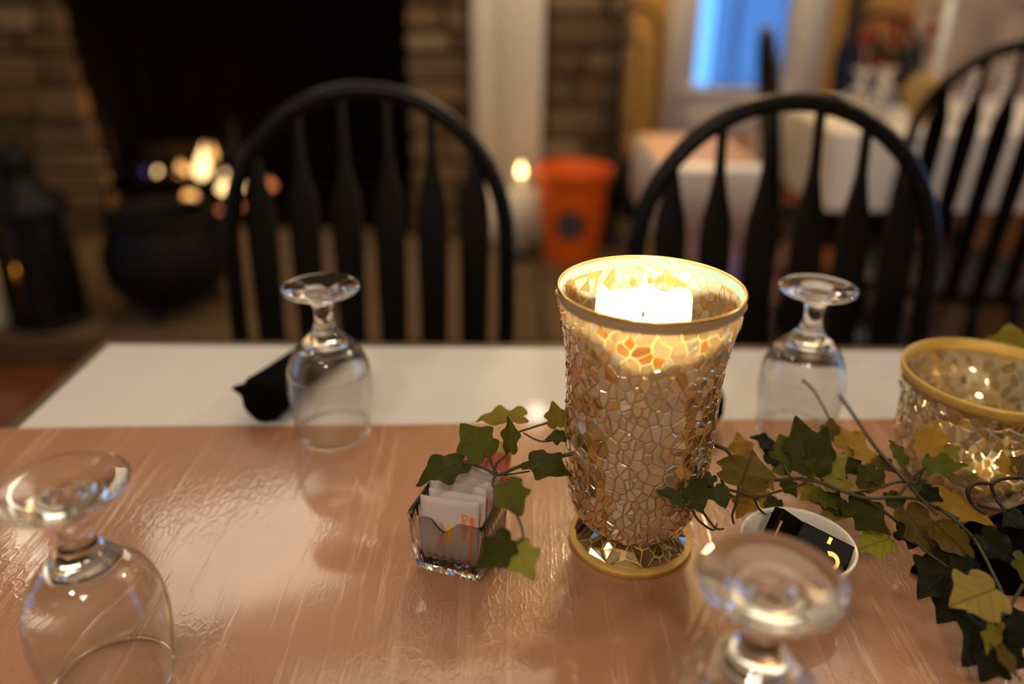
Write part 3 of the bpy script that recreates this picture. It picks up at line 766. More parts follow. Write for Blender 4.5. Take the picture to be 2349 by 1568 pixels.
# goblets on the far table
CZ = .7450
for (x, y, l) in ((1.055, 2.56, 'upside-down goblet on the far table left of the cream napkin'), (1.16, 2.62, 'upside-down goblet on the far table directly behind the cream napkin'),
                  (1.065, 2.44, 'upside-down goblet at the front edge of the far table before the cream napkin'), (1.37, 2.50, 'upside-down goblet on the far table seen through the right chair slats'),
                  (1.50, 2.55, 'upside-down goblet on the far table at the right edge of the picture')):
    goblet((x, y, CZ), l, group='goblets on the far table')
# cream fan napkin
vs = []; fs = []
nf = 17
for i in range(nf):
    a = -1.0+2.0*i/(nf-1); d = .018*(1 if i % 2 else -1)
    vs += [(.012*math.sin(a), d*.3, 0), (.085*math.sin(a), d, .02+.13*math.cos(a))]
    if i: fs.append((2*i-2, 2*i, 2*i+1, 2*i-1))
k0 = len(vs)
vs += [(x, y+.003, z) for x, y, z in vs]
fs += [tuple(j+k0 for j in reversed(q)) for q in fs]
o = MB().add(vs, fs).build('folded_napkin', 'cream_napkin', smooth=False); o.location = (1.20, 2.46, CZ+.001); tag(o, 'cream fan-folded napkin standing on the far table', 'napkin')
# cream taper in a low holder
tc = thing('taper_candle', 'tall unlit cream taper candle before the red flowers on far table', 'candle', (1.275, 2.56, CZ), 0)
MB().lathe([(0, 0), (0, .04), (.008, .045), (.015, .02), (.03, .014), (.04, .02), (.05, .02), (.05, 0)], 24).build('holder', 'gold', tc)
MB().lathe([(.05, 0), (.05, .0125), (.34, .0105), (.35, .004), (.352, 0)], 16).build('wax_stick', 'wax', tc)
# flowers
fv = thing('flower_arrangement', 'vase of dark red and orange flowers on the far table', 'flowers', (1.29, 2.86, CZ))
MB().lathe([(0, 0), (0, .04), (.05, .06), (.1, .05), (.13, .035), (.15, .042), (.145, .038), (.12, .03), (.01, .03), (.01, 0)], 32).build('vase', 'black_gloss', fv)
def blossom(p, r, mat):
    m = MB()
    for lay, (nn, tilt, rr) in enumerate(((7, .35, 1.0), (6, .8, .8), (5, 1.2, .55))):
        for j in range(nn):
            a = 2*PI*j/nn+lay*.4; d = Vector((math.cos(a)*math.cos(tilt), math.sin(a)*math.cos(tilt), math.sin(tilt)))
            s = Vector((-math.sin(a), math.cos(a), 0)); c0 = Vector((0, 0, 0)); L_ = r*rr
            m.add([c0, d*L_*.55+s*L_*.35, d*L_+s*L_*.12, d*L_-s*L_*.12, d*L_*.55-s*L_*.35], [(0, 1, 2, 3, 4)])
    m.sphere((0, 0, .15*r), r*.25, 8, 5)
    m.v = [(x+p[0], y+p[1], z+p[2]) for x, y, z in m.v]
    return m.build('blossom', mat, fv, smooth=False)
for (x, z, r, k) in ((-.10, .20, .055, 'petal_red'), (-.06, .13, .05, 'petal_red'), (-.11, .25, .035, 'petal_orange'), (0.0, .19, .05, 'petal_red'), (.03, .26, .04, 'petal_red'), (.09, .23, .055, 'petal_red'), (.0, .30, .04, 'petal_pink'), (.10, .17, .045, 'petal_orange'), (-.03, .24, .04, 'petal_red')):
    p = (x, random.uniform(-.06, .05), z)
    blossom(p, r, k)
    MB().tube(spline([(0, 0, .1), (p[0]*.6, p[1]*.6, z*.7), (p[0], p[1], z)], 4), .003, 5).build('stem', 'dark_leaf_far', fv)
for k in range(14):
    a = random.uniform(0, 2*PI); r = random.uniform(.06, .15); z = random.uniform(.12, .24); s = .05
    d = Vector((math.cos(a), math.sin(a), random.uniform(-.2, .5))).normalized(); sd = Vector((-math.sin(a), math.cos(a), .2)).normalized()
    b = Vector((0, 0, .12)); tip = b+d*r+Vector((0, 0, z-.12))
    MB().add([b, b.lerp(tip, .6)+sd*.02, tip, b.lerp(tip, .6)-sd*.02], [(0, 1, 2, 3)]).build('leaf', 'dark_leaf_far', fv, smooth=False)

# ------------------------------------------------------------------ mosaic candle holders
def voronoi(pts, W, periodic=True):
    """cells of points in a strip W wide (periodic in u); returns polygons"""
    P = np.array(pts); n = len(P)
    Q = np.concatenate([P, P-[W, 0], P+[W, 0]]) if periodic else P
    out = []
    vmin, vmax = P[:, 1].min()-.003, P[:, 1].max()+.003
    for i in range(n):
        d = ((Q-P[i])**2).sum(1); idx = np.argsort(d)[1:22]
        x, y = P[i]; R = .02
        poly = [(x-R, max(vmin, y-R)), (x+R, max(vmin, y-R)), (x+R, min(vmax, y+R)), (x-R, min(vmax, y+R))]
        for j in idx:
            qx, qy = Q[j]; mx, my = (x+qx)/2, (y+qy)/2; nx_, ny_ = qx-x, qy-y
            new = []
            L_ = len(poly)
            for a in range(L_):
                p, q = poly[a], poly[(a+1) % L_]
                dp = (p[0]-mx)*nx_+(p[1]-my)*ny_; dq = (q[0]-mx)*nx_+(q[1]-my)*ny_
                if dp <= 0: new.append(p)
                if (dp < 0 < dq) or (dq < 0 < dp):
                    t = dp/(dp-dq); new.append((p[0]+(q[0]-p[0])*t, p[1]+(q[1]-p[1])*t))
            poly = new
            if len(poly) < 3: break
        out.append(poly)
    return out
def arc(prof):
    s = [0.0]
    for (h0, r0), (h1, r1) in zip(prof, prof[1:]): s.append(s[-1]+math.hypot(h1-h0, r1-r0))
    return np.array(s), np.array([p[0] for p in prof]), np.array([p[1] for p in prof])
def shards(parent, prof, size, seed, tints, keep, off=0.0012, gap=.00044, ay=1.28):
    """glass shards on a surface of revolution; the `keep` largest facing -y are parts, the rest one part"""
    rng = random.Random(seed); s, H, R = arc(prof); S = s[-1]; Rm = R.mean(); W = 2*PI*Rm
    Sv = S/ay; n = int(W*S/(size*size)); size /= ay**.5; pts = []
    grid = {}
    tries = 0
    while len(pts) < n and tries < n*30:
        tries += 1
        u, v = rng.random()*W, rng.random()*Sv
        patch = math.sin(u*61+2*math.sin(v*47+seed))*math.sin(v*53+1.7*math.sin(u*39))
        dm = size*(.62+.42*patch)*rng.uniform(.55, 1.15)
        if all(min(abs(a-u), W-abs(a-u))**2+(b-v)**2 >= dm*dm for a, b in pts): pts.append((u, v))
    cells = [[(px_, py_*ay) for px_, py_ in c_] for c_ in voronoi(pts, W)]
    items = []
    for (pu, pv), poly in zip(pts, cells):
        if len(poly) < 3: continue
        cxp = sum(p[0] for p in poly)/len(poly); cyp = sum(p[1] for p in poly)/len(poly)
        ar = abs(sum(poly[i-1][0]*poly[i][1]-poly[i][0]*poly[i-1][1] for i in range(len(poly))))/2
        if ar < 1.5e-6: continue
        ins = []
        for x, y in poly:
            d = math.hypot(x-cxp, y-cyp)
            if d < gap*1.8: continue
            k = 1-gap/d*1.25; ins.append((cxp+(x-cxp)*k, cyp+(y-cyp)*k))
        if len(ins) < 3: continue
        tu, tv = rng.gauss(0, .09), rng.gauss(0, .09)
        vs_o = []; vs_m = []; vs_i = []
        for x, y in ins:
            a0 = x; d = math.hypot(x-cxp, y-cyp) or 1; ki = max(.35, 1-.0007/d)
            for lst, k_, o_ in ((vs_o, ki, off), (vs_m, 1.0, off-.0006), (vs_i, 1.0, -.0007)):
                xx, yy = cxp+(x-cxp)*k_, cyp+(y-cyp)*k_
                v = min(max(yy, 0), S); h = np.interp(v, s, H); r = np.interp(v, s, R)
                h2 = np.interp(min(v+.002, S), s, H)-np.interp(max(v-.002, 0), s, H); r2 = np.interp(min(v+.002, S), s, R)-np.interp(max(v-.002, 0), s, R)
                L_ = math.hypot(h2, r2) or 1; nr, nh = h2/L_, -r2/L_
                a = xx/W*2*PI; ti = ((x-cxp)*tu+(y-cyp)*tv)*(1 if o_ > 0 else .5); rr = r+nr*(o_+ti)
                lst.append((rr*math.cos(a), rr*math.sin(a), h+nh*(o_+ti)))
        m_ = len(ins); fs = [tuple(range(m_)), tuple(range(3*m_-1, 2*m_-1, -1))]
        for q_ in (0, 1):
            for j in range(m_): fs.append((q_*m_+j, q_*m_+m_+j, q_*m_+m_+(j+1) % m_, q_*m_+(j+1) % m_))
        vs_i = vs_m+vs_i
        a = (cxp/W*2*PI) % (2*PI); front = math.cos(a+PI/2)     # 1 at -y
        items.append((ar*max(front, -.2), vs_o+vs_i, fs, tints(a, np.interp(min(max(cyp, 0), S), s, H), rng)))
    items.sort(key=lambda q: -q[0])
    def col(me, cols):
        at = me.color_attributes.new('tint', 'FLOAT_COLOR', 'POINT'); at.data.foreach_set('color', np.array(cols, dtype=np.float32).ravel())
    for it in items[:keep]:
        me = MB().add(it[1], it[2]).mesh('glass_shard', 'shard', smooth=False); col(me, [(*it[3], 1)]*len(it[1])); link('glass_shard', me, parent)
    rest = MB(); cols = []
    for it in items[keep:]:
        rest.add(it[1], it[2]); cols += [(*it[3], 1)]*len(it[1])
    if rest.v:
        me = rest.mesh('glass_shards', 'shard', smooth=False); col(me, cols); link('glass_shards', me, parent)['kind'] = 'stuff'
    return len(items)
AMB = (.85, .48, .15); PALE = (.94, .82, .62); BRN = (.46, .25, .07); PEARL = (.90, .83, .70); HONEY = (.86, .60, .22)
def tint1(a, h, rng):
    # glow and reflections tinted in: pale mid-front and high, amber round, brown low right
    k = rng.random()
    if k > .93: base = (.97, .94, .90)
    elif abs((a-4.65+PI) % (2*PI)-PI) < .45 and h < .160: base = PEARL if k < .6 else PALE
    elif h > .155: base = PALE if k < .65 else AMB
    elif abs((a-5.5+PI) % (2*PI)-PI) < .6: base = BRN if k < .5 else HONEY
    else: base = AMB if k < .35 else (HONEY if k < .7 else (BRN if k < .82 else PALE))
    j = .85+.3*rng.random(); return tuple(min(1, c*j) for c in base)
h1 = thing('candle_holder', 'tall footed gold mosaic glass candle holder with a lit candle', 'candle holder', (.0944, .515, PZ))
foot = [(.0064, .0425), (.0085, .0408), (.012, .036), (.016, .031), (.021, .0275)]
bowl1 = interp([(.021, .0275), (.0225, .034), (.028, .0405), (.040, .0470), (.060, .0510), (.085, .0530), (.115, .0535), (.143, .0540), (.160, .0550), (.175, .0570), (.188, .0596), (.198, .0616), (.2062, .0629)], 3)
MB().lathe([(0, 0), (0, .0470), (.0015, .0480), (.0045, .0480), (.0062, .0455), (.0062, 0)], 64).build('base_rim', 'grout_gold', h1, sharp=50)
MB().lathe([(.0062, .0440)]+foot+[(.0215, 0)], 72).build('foot', 'grout_gold', h1)
MB().lathe(list(reversed([(.0216, 0), (.0216, .0268)]+bowl1)), 72).build('bowl', 'grout', h1)
band = [(.2050, .0628), (.2090, .0635), (.2125, .0638)]
MB().lathe(band, 72).build('band', 'rim_taupe', h1)
MB().lathe([(h, r-.0012) for h, r in reversed(band)], 72).build('inner_band', 'frost', h1)
MB().tube([(.0633*math.cos(t), .0633*math.sin(t), .2130) for t in [2*PI*k/72 for k in range(72)]], .00115, 8, closed=True).build('gold_rim', 'gold', h1)
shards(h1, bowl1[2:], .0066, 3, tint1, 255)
def tintf(a, h, rng): j = .8+.4*rng.random(); b = rng.choice(((.09, .045, .012), (.14, .07, .02), (.05, .025, .01), (.30, .26, .25))); return tuple(c*j for c in b)
shards(h1, foot, .0080, 5, tintf, 45)
# its pillar candle
def candle_mesh(r, h, seed):
    rng = random.Random(seed); ph = [rng.uniform(0, 6) for _ in range(4)]
    def edge(a): return .004*math.sin(2*a+ph[0])+.0025*math.sin(5*a+ph[1])+.0015*math.sin(9*a+ph[2])
    m = MB().lathe([(0, 0), (0, r), (h*.5, r), (h-.01, r), (h-.003, r*.985), (h, r*.93), (h-.002, r*.84), (h-.010, r*.7), (h-.013, r*.35), (h-.013, 0)], 56)
    m.v = [(x, y, z+(edge(math.atan2(y, x)) if z > h-.005 and math.hypot(x, y) > r*.8 else 0)) for x, y, z in m.v]
    return m
c1 = thing('pillar_candle', 'lit ivory pillar candle inside the tall mosaic holder', 'candle', (.091, .519, PZ+.0245))
candle_mesh(.0335, .178, 4).build('wax_body', 'wax', c1)
MB().tube([(0, 0, .163), (.0003, 0, .167), (.001, 0, .171)], .0009, 6).build('wick', 'wick', c1)
m = flame_mesh(.030, .0055, .001); f_ = m.build('flame', 'flame', c1); f_.location = (-.001, 0, .168)
lamp('candle_light', 'POINT', (.091, .518, PZ+.0245+.190), 2.3, (1.0, 0.90, 0.66), 0.004)
# second holder
def tint2(a, h, rng):
    b = rng.choice(((.84, .62, .28), (.80, .72, .54), (.58, .50, .34), (.40, .32, .16))); j = .8+.35*rng.random(); return tuple(min(1, c*j) for c in b)
h2 = thing('candle_holder', 'short wide gold mosaic glass candle holder on the right behind ivy', 'candle holder', (.4045, .605, PZ))
bowl2 = interp([(.003, .040), (.006, .048), (.016, .0575), (.035, .0625), (.055, .0635), (.072, .0640), (.086, .0668), (.094, .0690)], 3)
MB().lathe([(.0, .0), (.0, .038), (.0028, .0402), (.0062, .0395), (.0062, 0)], 72).build('base', 'grout_gold', h2)
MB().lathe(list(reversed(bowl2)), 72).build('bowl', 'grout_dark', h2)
MB().lathe([(.0935, .0690), (.098, .0705), (.102, .0712), (.1045, .0708), (.1045, .0692), (.098, .0688), (.0935, .0676)], 72, close=True).build('gold_rim', 'grout_gold', h2)
shards(h2, bowl2, .0076, 11, tint2, 250)
c2 = thing('votive_candle', 'short lit votive candle inside the wide mosaic holder', 'candle', (.408, .572, PZ+.0068))
candle_mesh(.024, .030, 9).build('wax_body', 'wax', c2)
MB().tube([(0, 0, .015), (0, 0, .026)], .0009, 6).build('wick', 'wick', c2)
m = flame_mesh(.018, .0036); f_ = m.build('flame', 'flame', c2); f_.location = (0, 0, .024)
lamp('candle_light', 'POINT', (.408, .572, PZ+.046), 0.11, (1.0, 0.76, 0.42), 0.004)

# ------------------------------------------------------------------ sugar caddy with packets
CR = -0.315
cdv = thing('sugar_caddy', 'pressed glass sugar caddy with a scalloped front left of tall holder', 'caddy', (-.0375, .4985, PZ), CR)
def caddy_outline(hw, hd, r, n=5):
    pts = []
    for cx_, cy_, a0 in ((hw-r, -hd+r, -PI/2), (hw-r, hd-r, 0), (-hw+r, hd-r, PI/2), (-hw+r, -hd+r, PI)):
        for k in range(n+1):
            a = a0+PI/2*k/n; pts.append((cx_+r*math.cos(a), cy_+r*math.sin(a)))
    # add points along each side
    out = []
    for i, p in enumerate(pts):
        q = pts[(i+1) % len(pts)]; out.append(p)
        d = math.hypot(q[0]-p[0], q[1]-p[1]); kk = int(d/.0022)
        for j in range(1, kk): out.append((p[0]+(q[0]-p[0])*j/kk, p[1]+(q[1]-p[1])*j/kk))
    return out
oo = caddy_outline(.0295, .0335, .004)
def rimz(x, y):
    if abs(y) > .029:           # front and back walls dip in the middle
        t = abs(x)/.013
        if t < 1: return -.0095*(math.cos(t*PI)+1)/2
    return 0.0
vs = []; fs = []; n = len(oo)
def ring(scale, z, follow):
    for x, y in oo: vs.append((x*scale[0], y*scale[1], z+(rimz(x, y) if follow else 0)))
ring((.84, .84), 0, False); ring((.88, .88), .004, False); ring((.97, .97), .035, False); ring((1.0, 1.0), .0510, True); ring((.985, .985), .0525, True)
ring((.93, .93), .0515, True); ring((.89, .89), .035, False); ring((.80, .80), .007, False); ring((.76, .76), .0055, False)
for i in range(8):
    for j in range(n): fs.append((i*n+j, i*n+(j+1) % n, i*n+n+(j+1) % n, i*n+n+j))
fs.append(tuple(range(n-1, -1, -1))); fs.append(tuple(8*n+j for j in range(n)))
# fluting: push every third outer column outward on the lower wall
for i in (1, 2):
    for j in range(n):
        x, y, z = vs[i*n+j]; k = 1+.014*math.cos(j*PI*2/3); vs[i*n+j] = (x*k, y*k, z)
MB().add(vs, fs).build('body', 'caddy_glass', cdv, sharp=50)
cb = MB()
def sugar_packet(name, label, y, dx, dz, tilt, rz, hgt, wid, mat, word, group):
    t = thing(name, label, 'packet', (0, 0, 0), 0, group)
    a = Matrix.Translation(Vector((-.0375, .4985, PZ+.0062))) @ Matrix.Rotation(CR, 4, 'Z') @ Matrix.Translation(Vector((dx, y, dz))) @ Matrix.Rotation(rz, 4, 'Z') @ Matrix.Rotation(tilt, 4, 'X')
    t.matrix_world = a
    nx_, nz_ = 9, 11; vs = []; fs = []
    for s in (-1, 1):
        for i in range(nz_):
            for j in range(nx_):
                u, v = j/(nx_-1), i/(nz_-1)
                puff = .0014*(max(0, math.sin(PI*u))*max(0, math.sin(PI*v)))**.6
                crimp = .00035*math.sin(j*2.9) if i in (0, nz_-1) else 0
                vs.append(((u-.5)*wid, s*(.0002+puff)+crimp, v*hgt+.0015*math.sin(u*3+hgt*900)*v))
    N_ = nx_*nz_
    for i in range(nz_-1):
        for j in range(nx_-1):
            q = i*nx_+j; fs.append((q, q+1, q+nx_+1, q+nx_)); fs.append((N_+q, N_+q+nx_, N_+q+nx_+1, N_+q+1))
    for i in range(nz_-1):
        q = i*nx_; fs.append((q, q+nx_, N_+q+nx_, N_+q)); q += nx_-1; fs.append((q, N_+q, N_+q+nx_, q+nx_))
    for j in range(nx_-1):
        fs.append((j, N_+j, N_+j+1, j+1)); q = (nz_-1)*nx_+j; fs.append((q, q+1, N_+q+1, N_+q))
    sl = MB().add(vs, fs).build('paper_sleeve', mat, t)
    if word:
        def face(x, z, rot): return Matrix.Translation(Vector((x, -.0021, z))) @ Matrix.Rotation(PI/2, 4, 'X') @ Matrix.Rotation(rot, 4, 'Z')
        lettering(word, .0068, 'ink_orange', sl, face(wid*.27, hgt*.62, -PI/2))
        lettering(word, .0070, 'ink_orange', sl, face(-wid*.12, hgt*.40, PI/2))
        MB().box(wid*.355, wid*.425, -.0013, -.0011, hgt*.12, hgt*.78).build('colour_bar', 'ink_orange', sl, smooth=False)
        MB().box(.0-.001, .005, -.0021, -.0019, hgt*.38, hgt*.60).build('colour_bar', 'ink_yellow', sl, smooth=False)
    return t
GS = 'white sugar packets in the glass caddy'
order = ('front', 'second', 'third', 'fourth', 'fifth', 'sixth')
for k in range(6):
    sugar_packet('sugar_packet', ('white sugar packet at the very front of the glass caddy' if k == 0 else 'white sugar packet, %s from the front in the glass caddy' % order[k]),
                 -.0225+.0068*k, (-.0015, .0012, -.001, .0015, -.0005, .0018)[k], .001+.0006*k, -.10-.012*k, random.uniform(-.05, .05), .0535+.0006*k, .0455, 'packet', 'Domino', GS)
sugar_packet('sweetener_packet', 'pink sweetener packet behind the white sugar packets', .0195, .006, .004, -.20, .06, .062, .044, 'packet_pink', None, None)
sugar_packet('sweetener_packet', 'yellow sweetener packet at the back of the glass caddy', .0235, .007, .006, -.2, -.04, .069, .042, 'packet_yellow', None, None)

# ------------------------------------------------------------------ white bowl with black packs
bw = tag(MB().lathe(interp([(0, 0), (0, .024), (.002, .027), (.012, .032), (.028, .0375), (.0385, .0402)], 3)+[(.0402, .0404), (.0410, .0392), (.0395, .0378)]+interp([(.036, .0368), (.02, .0320), (.009, .026), (.006, .015), (.006, 0)], 3), 64).build('ramekin', 'china'),
         'small white china bowl holding black wrapped packs behind a goblet', 'bowl')
bw.location = (.205, .463, PZ)
GB = 'black wrapped packs in the white bowl'
def pack(label, loc, rot, emblem, size=(.042, .030, .010)):
    t = thing('wrapped_pack', label, 'packet', loc, 0, GB); t.rotation_euler = rot
    sx, sy, sz_ = size
    wr_ = MB().box(-sx/2, sx/2, -sy/2, sy/2, -sz_/2, sz_/2, .0012).build('wrapper', 'black_gloss', t, smooth=False)
    if emblem:
        vs = []; fs = []; nn = 20
        for j in range(nn+1):            # a thick gold crescent
            a = -2.2+4.4*j/nn; ro = .0068; ri = .0036
            vs += [(ro*math.cos(a), ro*math.sin(a), sz_/2+.0003), (.0006+ri*math.cos(a), ri*math.sin(a), sz_/2+.0003)]
            if j: fs.append((2*j-2, 2*j-1, 2*j+1, 2*j))
        m = MB().add(vs, fs); m.v = [(x+.006, y-.002, z) for x, y, z in m.v]; m.build('gold_emblem', 'ink_gold', wr_, smooth=False)
        MB().box(-.0005, .002, .0085, .0135, sz_/2, sz_/2+.0003).build('gold_mark', 'ink_gold', wr_, smooth=False)
    else:
        MB().box(-sx*.46, -sx*.42, -sy*.3, sy*.2, sz_/2, sz_/2+.0003).build('gold_mark', 'ink_gold', wr_, smooth=False)
        MB().box(-sx*.30, sx*.30, -sy/2-.0003, -sy/2, -.001, .001).build('gold_line', 'ink_gold', wr_, smooth=False)
    return t
pack('black wrapped pack with a gold crescent at the right of the bowl', (.222, .460, PZ+.031), (math.radians(48), math.radians(14), math.radians(-28)), True)
pack('black wrapped pack leaning diagonally at the middle of the bowl', (.205, .474, PZ+.034), (math.radians(62), math.radians(38), math.radians(8)), False, (.046, .028, .010))
pack('black wrapped pack lying low at the left of the bowl', (.190, .463, PZ+.021), (math.radians(15), math.radians(-10), math.radians(60)), False, (.036, .026, .009))

# ------------------------------------------------------------------ black napkins
def napkin_roll(label, base, direction, length, r0, r1, seed):
    rng = random.Random(seed)
    t = thing('napkin_roll', label, 'napkin', (0, 0, 0), 0, 'rolled black napkins')
    d = Vector(direction).normalized(); side = d.cross(Vector((0, 0, 1))).normalized()
    n, seg = 14, 24; vs = []; fs = []
    B = Vector(base)
    for i in range(n+1):
        u = i/n; r = r0+(r1-r0)*u**.8
        if i == 0: r *= .86
        c = B+d*length*u
        for j in range(seg):
            a = 2*PI*j/seg; rr = r*(1+.06*math.sin(3*a+seed+u*2)+.03*math.sin(7*a+seed*2))
            vs.append(c+side*math.cos(a)*rr*1.12+Vector((0, 0, 1))*(math.sin(a)*rr+r*1.0))
    for i in range(n):
        for j in range(seg): fs.append((i*seg+j, i*seg+(j+1) % seg, i*seg+seg+(j+1) % seg, i*seg+seg+j))
    fs.append(tuple(range(seg-1, -1, -1))); fs.append(tuple(n*seg+j for j in range(seg)))
    zmin = min(v[2] for v in vs); vs = [(v[0], v[1], v[2]-zmin+base[2]) for v in vs]
    MB().add(vs, fs).build('cloth_roll', 'napkin', t, sharp=60)
    # loose corner sticking out at the near end
    p = B+d*.012-side*r0*1.0+Vector((0, 0, r0*1.15))
    q = p-side*.016+Vector((0, 0, -.002))+d*.002
    w_ = d*.020
    MB().add([p-w_*.1+Vector((0, 0, -.010)), q, p+w_, p+Vector((0, 0, .004))+w_*.4, p+side*.01, q+d*.004+Vector((0, 0, .001))], [(0, 1, 5, 2), (0, 2, 4), (1, 3, 5), (5, 3, 2), (0, 4, 3, 1), (2, 3, 4)]).build('loose_corner', 'napkin', t, smooth=False)
    return t
napkin_roll('rolled black napkin lying left of the back left goblet', (-.243, .690, PZ), (.19, 1.0, 0), .172, .0245, .0145, 1)
napkin_roll('rolled black napkin half hidden behind the tall mosaic holder', (.186, .683, PZ), (-.15, 1.0, 0), .165, .0235, .015, 5)
# crumpled napkin under the ivy at the lower right
vs = []; fs = []; n = 18
nr = random.Random(3)
outl = [(.300, .478), (.330, .505), (.352, .520), (.372, .528), (.410, .532), (.450, .524), (.470, .500), (.455, .462), (.420, .448), (.380, .452), (.345, .456), (.322, .462)]
cxn, cyn = .385, .500
for lv, hh in ((1.0, .0), (1.0, .004), (.72, .020), (.40, .030), (.15, .030)):
    for (x, y) in outl:
        vs.append((cxn+(x-cxn)*lv, cyn+(y-cyn)*lv, PZ+hh*(1+nr.uniform(-.3, .3))+(.0002 if lv == 1 else 0)))
k = len(outl)
for i in range(4):
    for j in range(k): fs.append((i*k+j, i*k+(j+1) % k, i*k+k+(j+1) % k, i*k+k+j))
fs.append(tuple(range(k-1, -1, -1))); fs.append(tuple(4*k+j for j in range(k)))
tag(MB().add(vs, fs).build('crumpled_napkin', 'napkin', smooth=False), 'crumpled black napkin under the ivy at the lower right', 'napkin')

